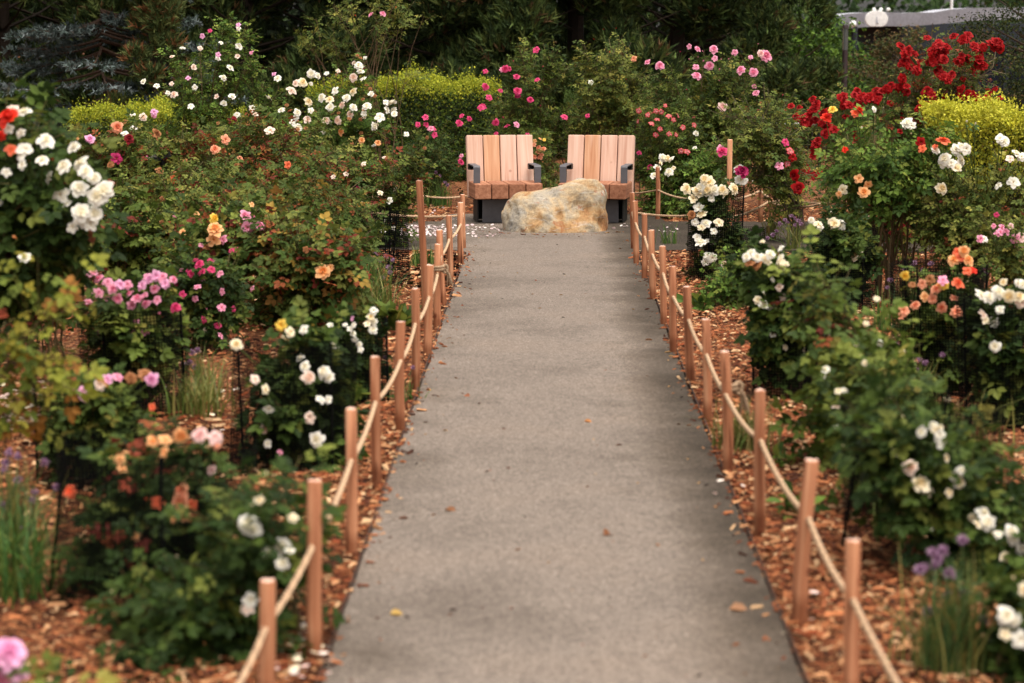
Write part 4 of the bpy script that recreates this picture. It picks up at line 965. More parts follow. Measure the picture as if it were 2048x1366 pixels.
bush('olive green rose bush with a cluster of white blooms below the golden hedge', 16.6, 1930,
     [(1930, 385, 90, 45, .4, 2), (1990, 375, 80, 50, .4, 1.6), (1930, 440, 110, 45, .45, 1.4), (2040, 410, 60, 60, .4, 1)], 'olive', 34, 430, .07, seed=29, zstart=.35, cane_r=.010, stemc=(78, 64, 46), young=.03,
     spots=S('1885 285 coral full .065;1869 302 white full .055;1891 318 white full .06;1886 325 white full .055;1912 300 white full .06;1920 296 white full .055;1932 298 white open .06;1910 308 white cup .045;1917 320 white full .065;1903 328 white open .055;1913 340 cream cup .06;2007 284 white full .06;2000 278 white open .05;2030 310 white full .05;2043 315 white open .05;2020 318 blush open .045;1881 378 cream full .065;1932 243 white bud .035;1949 251 white bud .035;1997 372 white hmm .05'.replace('hmm', 'open') + ';2026 365 white open .06;1870 296 coral open .045'))
bush('rose with small candy pink flowers near the right edge', 15.8, 2020,
     [(1990, 480, 60, 40, .3, 2), (2040, 520, 50, 50, .3, 1)], 'olive', 14, 110, .06, seed=30,
     spots=S('1993 430 hotpink open .03;1987 452 pink open .03;2003 456 pink open .045;2012 464 pink open .045;2000 465 pink open .04;1968 479 white open .045;1960 478 pink open .04;1995 470 pink open .04;2030 478 pink open .05;2040 475 lightpink open .05;2044 487 pink open .05;2032 488 pink open .045;2022 452 lightpink open .03'))
bush('caged rose crowned with round cream white blooms near the far right path end', 18.0, 1430,
     [(1430, 470, 50, 70, .26, 2), (1420, 400, 45, 30, .22, 1), (1440, 540, 40, 40, .22, .8)], 'dark', 20, 220, .075, seed=31, bs=1.1, tw=(.05, .13),
     spots=S('1410 358 cream full .05;1418 366 cream full .055;1371 378 cream full .055;1402 375 white full .05;1396 386 cream full .06;1390 382 cream full .05;1413 384 white full .045;1418 380 cream full .05;1428 381 white full .055;1445 380 cream full .05;1464 379 cream full .065;1453 390 cream open .05;1385 398 cream open .05;1423 398 white open .04;1398 416 white open .055;1382 430 brown full .05;1404 431 cream full .06;1390 445 white open .045;1411 448 white full .05;1403 455 cream open .04;1438 446 cream open .045;1437 448 white open .04;1394 475 white open .045;1403 488 white full .055;1412 484 white open .04;1395 478 white open .04;1425 515 white open .05;1415 512 white open .045;1410 524 white open .04;1448 529 blush full .045;1428 463 white open .035'))
bush('bright green low plant at the foot of the caged cream rose', 16.3, 1475,
     [(1470, 560, 40, 45, .22, 2)], 'light', 14, 170, .055, seed=32, name='shrub', cat='shrub')
bush('dark caged rose with a few white blooms in the middle of the right bed', 16.2, 1680,
     [(1680, 470, 60, 60, .28, 2), (1690, 540, 55, 50, .26, 1.2)], 'dark', 18, 230, .085, seed=33, tw=(.05, .13),
     spots=S('1623 441 white full .04;1636 449 cream open .045;1640 455 white open .04;1665 445 cream open .05;1670 450 cream full .05;1681 450 white full .06;1683 455 white open .04;1712 515 cream full .07;1660 424 white bud .03;1655 440 cream bud .03;1660 460 cream bud .03'))
bush('caged rose with white blooms beside the right posts, taller of its row', 12.4, 1590,
     [(1560, 640, 50, 80, .28, 2), (1560, 540, 70, 40, .26, 1.4), (1600, 740, 60, 80, .28, 1.8), (1620, 600, 50, 50, .25, 1)], 'dark', 24, 330, .085, seed=34, bs=.85, tw=(.05, .13),
     blooms=[(6, 'cream', 'open', .025)],
     spots=S('1493 515 white full .045;1503 508 white full .05;1513 515 white full .05;1522 516 white full .045;1532 518 cream full .045;1540 510 white full .045;1500 530 brown full .055;1515 532 brown full .05;1535 525 cream open .04;1563 515 white full .035;1562 525 cream open .045;1563 497 white open .035;1570 530 cream open .04;1560 540 cream full .04;1530 590 white bud .05;1526 610 white full .045;1545 615 white open .04;1515 600 cream open .04;1560 575 blush open .045;1567 595 blush open .045;1545 670 white open .04;1555 685 white full .04;1570 695 cream open .035;1580 620 white open .03;1600 630 cream bud .03;1655 672 white full .035;1612 700 cream open .03;1650 752 cream full .035;1545 560 white open .03'))
bush('green arching rose with reddish shoots leaning over the right row of guards', 10.4, 1760,
     [(1690, 690, 80, 60, .3, 2), (1640, 600, 50, 60, .25, 1.0), (1740, 780, 70, 60, .3, 1.4), (1680, 800, 60, 70, .28, 1.2)], 'mid', 22, 220, .085, seed=35, blooms=[(9, 'cream', 'open', .024), (5, 'white', 'full', .024)], young=.04, zstart=.3, droop=.4,
     spots=S('1740 825 cream open .03;1650 750 white open .035;1672 815 blush open .03;1745 895 yellow bud .025'))
bush('leafy white rose bridging the gap between the leaning green rose and the front right bush', 9.4, 1800,
     [(1790, 850, 70, 50, .25, 2), (1740, 800, 50, 50, .22, 1), (1830, 900, 60, 50, .25, 1)], 'mid', 18, 170, .08, seed=48, blooms=[(9, 'cream', 'open', .026), (8, 'white', 'full', .026), (6, 'cream', 'bud', .02)])
bush('caged rose bright with orange and apricot blooms in the right bed', 12.6, 1880,
     [(1880, 620, 75, 60, .3, 2), (1890, 700, 70, 70, .3, 1.4), (1900, 560, 60, 40, .25, .9)], 'mid', 20, 240, .075, seed=36, bs=.85, tw=(.05, .13),
     blooms=[(8, 'salmon', 'open', .03)],
     spots=S('1915 505 coral full .05;1928 502 peach full .05;1907 522 peach full .06;1934 522 peach full .065;1920 515 coral open .05;1945 542 scarlet open .05;1935 543 coral open .05;1915 568 coral full .06;1811 551 yellow full .045;1885 562 pink open .05;1878 575 peach full .05;1870 580 salmon full .05;1865 598 salmon open .055;1850 595 peach open .05;1832 612 salmon full .05;1885 616 salmon full .05;1912 625 salmon full .06;1807 622 salmon open .06;1800 635 salmon open .04;1908 597 salmon open .05;1845 568 salmon open .05;1860 560 brown open .05;1825 570 brown open .04;1932 565 cream bud .035;1890 572 yellow open .045'))
bush('caged dark leaved rose with big white blooms at the right edge', 11.6, 2030,
     [(2020, 660, 60, 80, .28, 2), (2030, 760, 60, 70, .28, 1.4), (2060, 600, 50, 40, .25, 1)], 'dark', 20, 230, .085, seed=37, bs=.95, tw=(.05, .13),
     spots=S('1958 592 white full .055;1977 596 white full .05;1995 586 white full .055;2020 592 cream full .055;2040 595 cream full .05;2033 567 white full .035;2007 565 cream full .035;2045 570 white full .04;1990 645 white open .045;1965 630 blush open .045;1970 640 cream open .04;1990 693 white full .05;2000 620 white open .04;2044 605 blush open .05'))
bush('large dark rose bush with cream white blooms along the front right', 8.4, 1960,
     [(1840, 930, 100, 70, .3, 2), (1950, 980, 90, 80, .3, 2), (2010, 1080, 80, 90, .3, 1.8), (1880, 1000, 80, 70, .3, 1.2), (2060, 1180, 60, 110, .3, 1.2), (1780, 860, 60, 50, .25, .8)], 'dark', 30, 350, .08, seed=38, bs=1.05,
     blooms=[(10, 'cream', 'bud', .02), (9, 'white', 'full', .028), (8, 'cream', 'open', .026)],
     spots=S('1845 865 white full .035;1872 860 cream cup .03;1885 885 white open .04;1880 870 white open .035;1820 935 blush full .045;1840 970 cream full .055;1855 985 cream open .04;1910 958 white full .05;1915 965 cream full .04;1900 985 cream cup .03;1965 1030 white full .04;1975 1045 white full .04;1955 1050 cream open .03;2022 1065 white full .045;2030 1080 white open .035;1790 905 cream open .03;1815 945 white bud .03;2010 1115 cream full .035;1975 1130 white bud .025;1890 918 cream cup .03;2045 1100 white open .04;1860 1060 white bud .025'))
bush('rose with round white blooms in the bottom right corner', 7.0, 2110,
     [(2100, 1220, 60, 110, .25, 2), (2075, 1310, 40, 60, .2, 1)], 'dark', 16, 120, .08, seed=39, tw=(.05, .14), bs=1.2,
     spots=S('2010 1232 white full .045;2035 1245 white full .035;2045 1180 cream full .03;2040 1280 white open .04;2030 1160 cream bud .03;2010 1270 cream open .03'))

# ------------------------------------------------------------------ black mesh guards round some roses
def guard(label, px, d, hw, h, seed, sq=.6, hd=None):
    rs = np.random.default_rng(500 + seed); hd = hd or hw
    x0 = gnd(px, 36 + CAMZ * F / d)[0]; t = thing('mesh_guard', label, 'mesh guard', (x0, d, 0), 'black mesh guards')
    rot = rs.uniform(0, 1.5)
    def ring(th, z):
        c, s = np.cos(th), np.sin(th); k = (np.abs(np.cos(th - rot)) ** 4 + np.abs(np.sin(th - rot)) ** 4) ** (-.25 * sq)
        w = 1 + .03 * np.sin(3 * th + rot * 3) + .04 * (z / h) * np.cos(th * 2 + rot)
        return np.stack([hw * k * w * c + .03 * (z / h) * math.sin(rot * 9), hd * k * w * s, z + 0 * th], -1)
    per = 2 * np.pi * (hw + hd) / 2; cell = .0145; nv = int(per / cell); nh = int(h / cell); wd = .0036
    g = G()
    th = np.linspace(0, 2 * np.pi, nv, endpoint=False); dth = wd / ((hw + hd) / 2)
    zz = np.linspace(0.0, h, 4)
    for a in th:
        V = np.stack([ring(np.array([a - dth / 2, a + dth / 2]), z) for z in zz]).reshape(-1, 3)
        g.add(V, Q=[[2 * k, 2 * k + 1, 2 * k + 3, 2 * k + 2] for k in range(3)])
    ta = np.linspace(0, 2 * np.pi, 40, endpoint=False); ids = np.arange(40); i2 = (ids + 1) % 40
    for z in np.linspace(.005, h, nh):
        V = np.concatenate([ring(ta, z), ring(ta, z + wd)])
        g.add(V, Q=np.stack([ids, i2, 40 + i2, 40 + ids], 1))
    g.obj('netting', M_NET, t)
    for a in (rot + .78, rot + 2.9, rot + 4.7):
        p = ring(np.array([a]), h * .5)[0]; l = rs.normal(0, .02, 2)
        g = G(); tube(g, [(p[0] * 1.01 - l[0], p[1] * 1.01 - l[1], -.1), (p[0] * 1.01 + l[0], p[1] * 1.01 + l[1], h + .01)], .006, 6)
        g.obj('stake', M_NET, t)
    # the overlapped, cable tied end of the net: a second layer of strands
    g = G(); a0 = rot + .6
    for a in np.linspace(a0, a0 + .35, int(.35 * hw / .008)):
        V = np.stack([ring(np.array([a - dth / 2, a + dth / 2]), z) * np.array([1.03, 1.03, 1]) for z in zz]).reshape(-1, 3)
        g.add(V, Q=[[2 * k, 2 * k + 1, 2 * k + 3, 2 * k + 2] for k in range(3)])
    g.obj('net_overlap', M_NET, t)
guard('mesh guard round the cream white roses at the right end of the path', 1425, 18.0, .20, .70, 1)
guard('small low mesh guard beside the rope knot post at the right of the bay', 1490, 19.0, .12, .30, 2)
guard('mesh guard round the dark rose with few white blooms mid right', 1683, 16.2, .21, .55, 3)
guard('mesh guard round the tall white rose beside the right posts', 1600, 12.4, .24, .62, 4)
guard('mesh guard round the orange and apricot roses', 1880, 12.6, .24, .66, 5)
guard('mesh guard round the white roses at the right edge', 2030, 11.6, .24, .60, 6)
guard('mesh guard at the front right, left of the purple alliums', 1850, 8.7, .26, .55, 7)
guard('mesh guard under the bright pink rose clusters', 275, 11.9, .25, .52, 8)
guard('mesh guard round the fading lilac rose at the left', 175, 10.0, .21, .42, 9)
guard('mesh guard round the dark white rose behind the left posts', 575, 10.4, .24, .55, 10)
guard('narrow mesh guard round the little white roses behind the left posts', 715, 12.2, .15, .42, 11)
guard('wide mesh guard round the peach roses at the front left', 290, 8.0, .32, .52, 12)
guard('dark mesh guard under the magenta bloom left of the bay', 770, 17.6, .17, .55, 13)

# ------------------------------------------------------------------ alliums, grass tufts and small weeds
def blades(g, rs, n, r, hmin, hmax, pal, lean=.35, wd=.0035):
    for _ in range(n):
        b = np.array([rs.normal(0, r * .45), rs.normal(0, r * .45), 0]); h = rs.uniform(hmin, hmax); a = rs.uniform(0, 6.28); l = abs(rs.normal(0, lean)) * h
        s = np.linspace(0, 1, 5); P = b + np.stack([l * s ** 2 * math.cos(a), l * s ** 2 * math.sin(a), h * s * (1 - .25 * s * l / h)], 1)
        sd = np.array([-math.sin(a + rs.normal(0, .6)), math.cos(a), 0]) * wd
        w_ = (1 - s ** 2)[:, None] + .08
        V = np.concatenate([P - sd * w_, P + sd * w_]); C = pal[rs.integers(len(pal))] * rs.uniform(.8, 1.2)
        g.add(V, Q=[[k, 5 + k, 6 + k, k + 1] for k in range(4)], C=C)
GP = {'green': lin([(58, 92, 40), (76, 112, 48), (98, 128, 58), (120, 136, 66)]), 'dry': lin([(112, 118, 56), (128, 126, 64), (88, 108, 46), (140, 130, 76)]), 'chive': lin([(62, 92, 50), (84, 112, 60), (110, 126, 66), (140, 130, 70)])}
_al = None
def allium_mesh():
    global _al
    if _al: return _al
    rs = np.random.default_rng(8); g = G(); n = 90
    D = norm(rs.normal(0, 1, (n, 3)) + [0, 0, .25]); c = lin([(172, 136, 164), (156, 118, 150), (192, 160, 184), (136, 100, 132)])[rs.integers(0, 4, n)]
    tv = np.array([[-.16, .35, 0], [.16, .35, 0], [0, 1.0, .08], [0, .1, -.05]]); tt = np.array([[0, 1, 2], [0, 3, 1]])
    stamp(g, np.zeros((n, 3)), D, norm(rs.normal(0, 1, (n, 3))), rs.uniform(.8, 1.1, n), tv, None, tt, c)
    _al = g.mesh('allium_head', M_PETAL); return _al
def allium(label, px, row, heads, seed, hh=.30, n=90, r=.09, pal='chive', headr=.017):
    rs = np.random.default_rng(700 + seed); b = gnd(px, row); t = thing('allium_clump', label, 'allium', b, 'purple allium clumps')
    g = G(); blades(g, rs, n, r, hh * .5, hh * 1.1, GP[pal], .5); gs = G()
    for q in heads:
        if isinstance(q, tuple): p = at(q[0], q[1], b[1] + rs.normal(0, .04)) - b
        else: p = np.array([rs.normal(0, r), rs.normal(0, r), hh * rs.uniform(.95, 1.35)])
        f = np.array([rs.normal(0, r * .3), rs.normal(0, r * .3), 0])
        tube(gs, [f, f * .5 + p * .5 + [0, 0, .02], p], [.0022, .002, .0018], 4, lin((96, 116, 66)), cap=False)
        o = link('flower_head', allium_mesh(), t, p); s = headr * rs.uniform(.8, 1.15); o.scale = (s, s, s * .9); o.rotation_euler = (rs.normal(0, .3), rs.normal(0, .3), rs.uniform(0, 6))
    gs.obj('flower_stalks', M_GRASS, t, kind='stuff'); g.obj('leaves', M_GRASS, t, kind='stuff')
allium('clump of purple alliums at the front right behind the nearest right posts', 1905, 1345, [(1850, 1135), (1865, 1105), (1885, 1102), (1875, 1120), (1840, 1140), (1898, 1145), (1903, 1150), (1925, 1080), (1895, 1190), (1930, 1188), (1855, 1225), (1905, 1325), (1968, 1240), (1870, 1130)], 1, .36, 240, .13, headr=.021)
allium('purple alliums at the far left edge among grass', 20, 1110, [(18, 905), (35, 912), (12, 925), (90, 925), (115, 975), (35, 960), (8, 940), (70, 985), (40, 1060), (65, 1000), (5, 1010)], 2, .38, 150, .16, headr=.02)
allium('alliums with lilac heads right of the bay knot post', 1590, 500, [(1560, 448), (1575, 445), (1583, 432), (1597, 442), (1570, 440), (1590, 450), (1553, 462), (1546, 470), (1535, 476), (1590, 437), (1602, 448)], 3, .30, 60, .10, 'dry', .024)
allium('alliums behind the left posts beside the dark mesh guard', 745, 610, [(760, 520), (772, 512), (780, 545), (778, 535), (735, 515), (750, 510), (785, 520), (765, 555), (720, 520), (690, 540)], 4, .40, 110, .13, 'green', .024)
allium('pale alliums in the gap left of the left chair', 880, 415, [(868, 335), (872, 345), (880, 352), (890, 365), (858, 348), (895, 370)], 5, .32, 90, .12, 'green', .022)
allium('alliums between the orange roses and the broad leaved bush', 1820, 640, [(1825, 530), (1845, 540), (1862, 528), (1780, 560), (1810, 540), (1970, 535), (1972, 545), (1830, 525), (1775, 575)], 6, .36, 50, .12, 'chive', .022)
allium('alliums below the orange roses in the right bed', 1830, 800, [(1793, 688), (1840, 720), (1820, 735), (1885, 710), (1805, 745), (1850, 725), (1835, 740)], 7, .28, 70, .12, 'dry', .02)
allium('two alliums under the bright pink roses', 405, 800, [(385, 705), (395, 700), (380, 725), (390, 735), (365, 730)], 8, .30, 90, .13, 'dry', .02)
allium('lone allium beside the fifth post on the left', 815, 800, [(826, 735), (770, 715), (765, 780)], 9, .14, 20, .08, 'green', .014)
def tuft(label, px, row, n, r, h, pal, seed, lean=.4):
    b = gnd(px, row); t = thing('grass_tuft', label, 'grass tuft', b, 'grass tufts in the beds')
    g = G(); blades(g, np.random.default_rng(800 + seed), n, r, h * .4, h, GP[pal], lean, .004); g.obj('blades', M_GRASS, t, kind='stuff')
tuft('green grass tuft behind the tall leaning stake', 842, 535, 90, .10, .22, 'green', 1)
tuft('wide yellowing grass tuft behind the left posts', 730, 640, 200, .24, .42, 'dry', 2, .7)
tuft('spiky grass tuft at the right corner of the path', 1335, 490, 40, .10, .24, 'green', 3, .3)
tuft('grass tuft behind the third and fourth right posts', 1490, 905, 150, .13, .30, 'dry', 4, .6)
tuft('dry grass beside the caged fading rose', 395, 830, 150, .20, .30, 'dry', 5, .7)
tuft('green grass blades left of the left chair behind the rope', 862, 408, 110, .16, .34, 'green', 6)
tuft('thin grass blades at the foot of the right guards', 1775, 1085, 40, .06, .20, 'green', 7, .3)
tuft('dry grass in the right bed near the front', 1900, 900, 130, .22, .32, 'dry', 8, .7)
tuft('grass by the foot of the right chair, in the gap between the chairs', 1105, 385, 100, .2, .3, 'green', 9, .5)
tuft('dry grass round the knot post right of the bay', 1545, 482, 60, .08, .38, 'dry', 10, .3)
tuft('grass at the left edge of the picture', 20, 1190, 160, .2, .42, 'green', 11, .9)
tuft('slim green blades among the orange roses', 1770, 660, 60, .08, .30, 'green', 12, .3)
def weed(label, px, row, s, seed, pal='light', n=26):
    rs = np.random.default_rng(900 + seed); b = gnd(px, row); t = thing('weed', label, 'weed', b, 'small weeds in the mulch')
    P = np.stack([rs.normal(0, s * .3, n), rs.normal(0, s * .3, n), rs.uniform(.01, s * .8, n)], 1)
    D = norm(P * [1, 1, .4] + rs.normal(0, .03, (n, 3)) + [0, 0, .02]); g = G()
    stamp(g, P, D, norm(rs.normal(0, .4, (n, 3)) + [0, -.3, 1]), s * rs.uniform(.5, .9, n), SV, LQ, None, pick(rs, pal, n))
    rods(g, np.tile([[0, 0, -.01]], (n, 1)) * 1.0, P, .002, .0015, np.tile(lin((80, 104, 50)), (n, 1)))
    g.obj('leaves', M_LEAF, t, kind='stuff')
weed('leafy weed behind the second right post', 1592, 1035, .10, 1, 'light', 22)
weed('leafy green weed left of the caged white roses', 1405, 625, .12, 2)
weed('leafy weed at the foot of the small white roses on the left', 700, 820, .10, 3, 'mid')
weed('bushy green weed behind the eighth left post', 790, 665, .16, 4, 'mid', 40)
weed('small weed by the fourth right post', 1570, 935, .08, 5, 'light', 16)

# ------------------------------------------------------------------ hedges
def hedge(label, d, px0, px1, row_top, depth, cols_top, cols_side, n, seed, leaf=.028, zbot=.0, rough=.05):
    rs = np.random.default_rng(1500 + seed)
    a, b = at(px0, row_top, d), at(px1, row_top, d); H = (a[2] + b[2]) / 2; L = b[0] - a[0]; cx = (a[0] + b[0]) / 2
    t = thing('hedge', label, 'hedge', (cx, d + depth / 2, 0))
    f = rs.random(n); X = rs.uniform(-L / 2, L / 2, n); Yv = rs.uniform(-depth / 2, depth / 2, n); Z = rs.uniform(zbot, H, n)
    top = f < .45; front = (f >= .45) & (f < .92); back = f >= .92
    Z[top] = H - np.abs(rs.normal(0, .07, top.sum())); Yv[front] = -depth / 2 + np.abs(rs.normal(0, .07, front.sum())); Yv[back] = depth / 2 - np.abs(rs.normal(0, .06, back.sum()))
    wob = .06 * np.sin(X * 3.1 + seed) + .04 * np.sin(X * 7.7 + 1) + .04 * np.sin(Yv * 6 + X * 4) + .025 * np.sin(X * 19 + 3 * Yv)
    shoot = rs.random(n) < .12
    rr = np.clip((Z - (H - .16)) / .16, 0, 1); rnd = .10 * rr ** 2
    Yv = np.where(front, Yv + rnd + wob * .8, Yv)
    Z = Z + wob * np.where(top, 1, Z / H) + np.where(shoot & top, rs.uniform(0, .12, n), 0) - np.where(top, .12 * np.clip((-Yv - (depth / 2 - .15)) / .15, 0, 1) ** 2, 0)
    P = np.stack([X, Yv, Z], 1)
    N_ = norm(np.where(top[:, None], [0, -.2, 1.0], np.where(front[:, None], [0, -1.0, .4], [0, 1, .3])) + rs.normal(0, .55, (n, 3)))
    D = norm(rs.normal(0, 1, (n, 3)) + [0, -.3, .6])
    ct, cs = lin(cols_top), lin(cols_side)
    k = np.clip((Z - (H - .34)) / .34, 0, 1) ** 1.3 + rs.normal(0, .18, n)
    C = np.where((k > rs.uniform(.25, .75, n))[:, None], ct[rs.integers(0, len(ct), n)], cs[rs.integers(0, len(cs), n)]) * rs.uniform(.8, 1.2, (n, 1))
    g = G(); stamp(g, P, D, N_, leaf * rs.uniform(.7, 1.3, n), np.array([[0, 0, 0], [.35, .5, .06], [0, 1, 0], [-.35, .5, .06]]), np.array([[0, 1, 2, 3]]), None, C)
    g.obj('foliage', M_LEAF, t, kind='stuff')
    g = G(); m = int(L * 7)
    B = np.stack([rs.uniform(-L / 2, L / 2, m), rs.uniform(-depth * .3, depth * .3, m), np.zeros(m)], 1)
    for q in range(3):
        E_ = B + np.stack([rs.normal(0, .12, m), rs.normal(0, .1, m), np.full(m, H * .82) * rs.uniform(.7, 1, m)], 1); rods(g, B, E_, .008, .003, np.tile(lin((70, 58, 44)), (m, 1)), 4)
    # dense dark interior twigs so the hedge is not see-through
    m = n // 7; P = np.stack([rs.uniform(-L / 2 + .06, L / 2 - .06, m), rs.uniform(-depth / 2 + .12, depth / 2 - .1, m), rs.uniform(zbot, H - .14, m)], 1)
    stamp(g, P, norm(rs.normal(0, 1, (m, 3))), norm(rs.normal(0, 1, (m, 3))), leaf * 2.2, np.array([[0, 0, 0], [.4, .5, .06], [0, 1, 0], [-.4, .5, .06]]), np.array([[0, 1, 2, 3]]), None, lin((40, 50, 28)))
    g.obj('branches', M_STEM, t, kind='stuff')
GT = [(164, 168, 50), (180, 180, 58), (150, 158, 48), (132, 146, 46)]
GS = [(54, 74, 30), (68, 90, 34), (86, 106, 40), (42, 60, 28), (112, 124, 44)]
hedge('clipped box hedge with yellow green tips behind the left chair', 29, 610, 1000, 166, 1.2, GT, GS, 30000, 1)
hedge('clipped box hedge with yellow tips under the blue spruce', 27.5, 120, 470, 224, 1.1, GT, GS, 20000, 2)
hedge('golden yellow hedge at the right edge behind the white roses', 20.6, 1880, 2140, 230, 1.2, [(198, 194, 64), (208, 204, 78), (186, 184, 58), (174, 176, 56)], [(166, 168, 56), (184, 182, 62), (146, 152, 50), (120, 130, 46), (192, 188, 66)], 26000, 3)
hedge('dark clipped hedge in the shade behind the red roses', 29, 1130, 1330, 200, 1.0, [(70, 88, 36), (56, 76, 32)], GS, 12000, 4)

# ------------------------------------------------------------------ conifers and broadleaved trees behind
NT = np.array([[-.05, 0, 0], [.05, 0, 0], [0, 1, 0]])
def limbs(g, rs, H, targets, r0, c):
    tube(g, [(0, 0, -.3), (0, 0, H * .3), (rs.normal(0, .05), rs.normal(0, .05), H * .7), (0, 0, H)], [r0, r0 * .8, r0 * .45, r0 * .1], 8, c)
    for t in targets:
        z = np.clip(t[2] * .75, .15, H * .95); b = np.array([0, 0, z]); m = (b + t) / 2 + [0, 0, -.06]
        tube(g, [b, m, t], [r0 * .22, r0 * .15, r0 * .05], 4, c * rs.uniform(.8, 1.2), cap=False)
def pine_parts(seed, H, Rb, clumps, shoots, pal, tipc, tipp, nl=.125, nn=7):
    rs = np.random.default_rng(2000 + seed)
    z = H * (rs.random(clumps) ** 1.6) * .97 + .1; rad = Rb * np.clip(1.05 - (z / H) ** 1.5, .06, 1) * rs.uniform(.45, 1.0, clumps) ** .5; a = rs.uniform(0, 6.28, clumps)
    Cc = np.stack([rad * np.cos(a), rad * np.sin(a), z], 1)
    cr = rs.uniform(.28, .5, clumps) * min(1, Rb / 1.4)
    pw = np.where(z < 3.2, 3.2, 1.0) * np.where(Cc[:, 1] < .3, 1.6, .7); k = rs.choice(clumps, shoots, p=pw / pw.sum()); v = norm(rs.normal(0, 1, (shoots, 3)) + [0, 0, .25]); P = Cc[k] + v * (cr[k] * rs.uniform(.55, 1.0, shoots))[:, None] * [1, 1, .7]
    D = norm(v * .8 + [0, 0, .75] + rs.normal(0, .2, (shoots, 3)))
    pc = lin(pal); tc = lin(tipc); g = G()
    base = pc[rs.integers(0, len(pc), shoots)] * rs.uniform(.7, 1.3, (shoots, 1)); tip = rs.random(shoots) < tipp; base[tip] = tc[rs.integers(0, len(tc), tip.sum())] * rs.uniform(.8, 1.2, (tip.sum(), 1))
    for q in range(nn):
        dd = norm(D + rs.normal(0, .45, (shoots, 3))); pp = P + D * (nl * q / nn * .9)
        stamp(g, pp, dd, norm(rs.normal(0, 1, (shoots, 3))), nl * rs.uniform(.7, 1.2, shoots), NT * [2.2, 1, 1], None, np.array([[0, 1, 2]]), base * rs.uniform(.9, 1.1, (shoots, 1)))
    gw = G(); limbs(gw, rs, H, Cc[rs.choice(clumps, min(45, clumps), replace=False)] * [.8, .8, 1], .035 * H ** .7, lin((52, 42, 34)))
    return g, gw, Cc
def place_tree(name, label, px, d, crown, wood, rz, s=1.0, group=None, cat='tree'):
    x = gnd(px, 36 + CAMZ * F / d)[0] if True else 0
    t = thing(name, label, cat, (x, d, float(gz(d)) - .02), group, rz); t.scale = (s, s, s)
    link('crown', crown, t, kind='stuff'); link('trunk', wood, t)
    return t
def meshes(g, gw, name): return g.mesh(name + '_crown', M_NEEDLE), gw.mesh(name + '_trunk', M_STEM)
DG = [(48, 62, 34), (60, 76, 40), (76, 92, 48), (40, 52, 30), (92, 102, 54)]
pA = meshes(*pine_parts(1, 6.6, 2.3, 130, 15000, DG, [(96, 74, 48), (84, 84, 50)], .10)[:2], 'pine_a')
pB = meshes(*pine_parts(2, 7.4, 2.5, 140, 15000, DG, [(84, 64, 42), (70, 80, 44)], .06)[:2], 'pine_b')
pR = meshes(*pine_parts(3, 3.0, .85, 70, 5000, [(58, 72, 40), (74, 86, 48), (90, 96, 54)], [(124, 84, 54), (112, 78, 50)], .14)[:2], 'pine_r')
place_tree('pine_tree', 'dark pine at the far left behind the scarlet rose', 20, 36, *pA, 0.0, 1.0, 'dark pines behind the garden')
place_tree('pine_tree', 'dark pine with brownish tips behind the cone shaped rose bush', 500, 35.5, *pB, .25, .95, 'dark pines behind the garden')
place_tree('pine_tree', 'dark pine behind the tall airy rose', 720, 36.5, *pA, -.3, 1.1, 'dark pines behind the garden')
place_tree('pine_tree', 'dark pine above the hedge left of the crimson pink rose bush', 930, 35.8, *pB, -.2, 1.0, 'dark pines behind the garden')
place_tree('pine_tree', 'dark pine directly above the right chair', 1150, 36.6, *pA, .3, 1.15, 'dark pines behind the garden')
place_tree('pine_tree', 'dark pine behind the clear pink rose bush', 1350, 37.0, *pB, .1, .95, 'dark pines behind the garden')
place_tree('pine_tree', 'small young pine with rusty brown shoots beside the blue spruce', 320, 31.0, *pR, 0, .78, 'dark pines behind the garden')
place_tree('pine_tree', 'dark pine between the spruce and the left edge', 150, 37.5, *pB, -.35, 1.0, 'dark pines behind the garden')
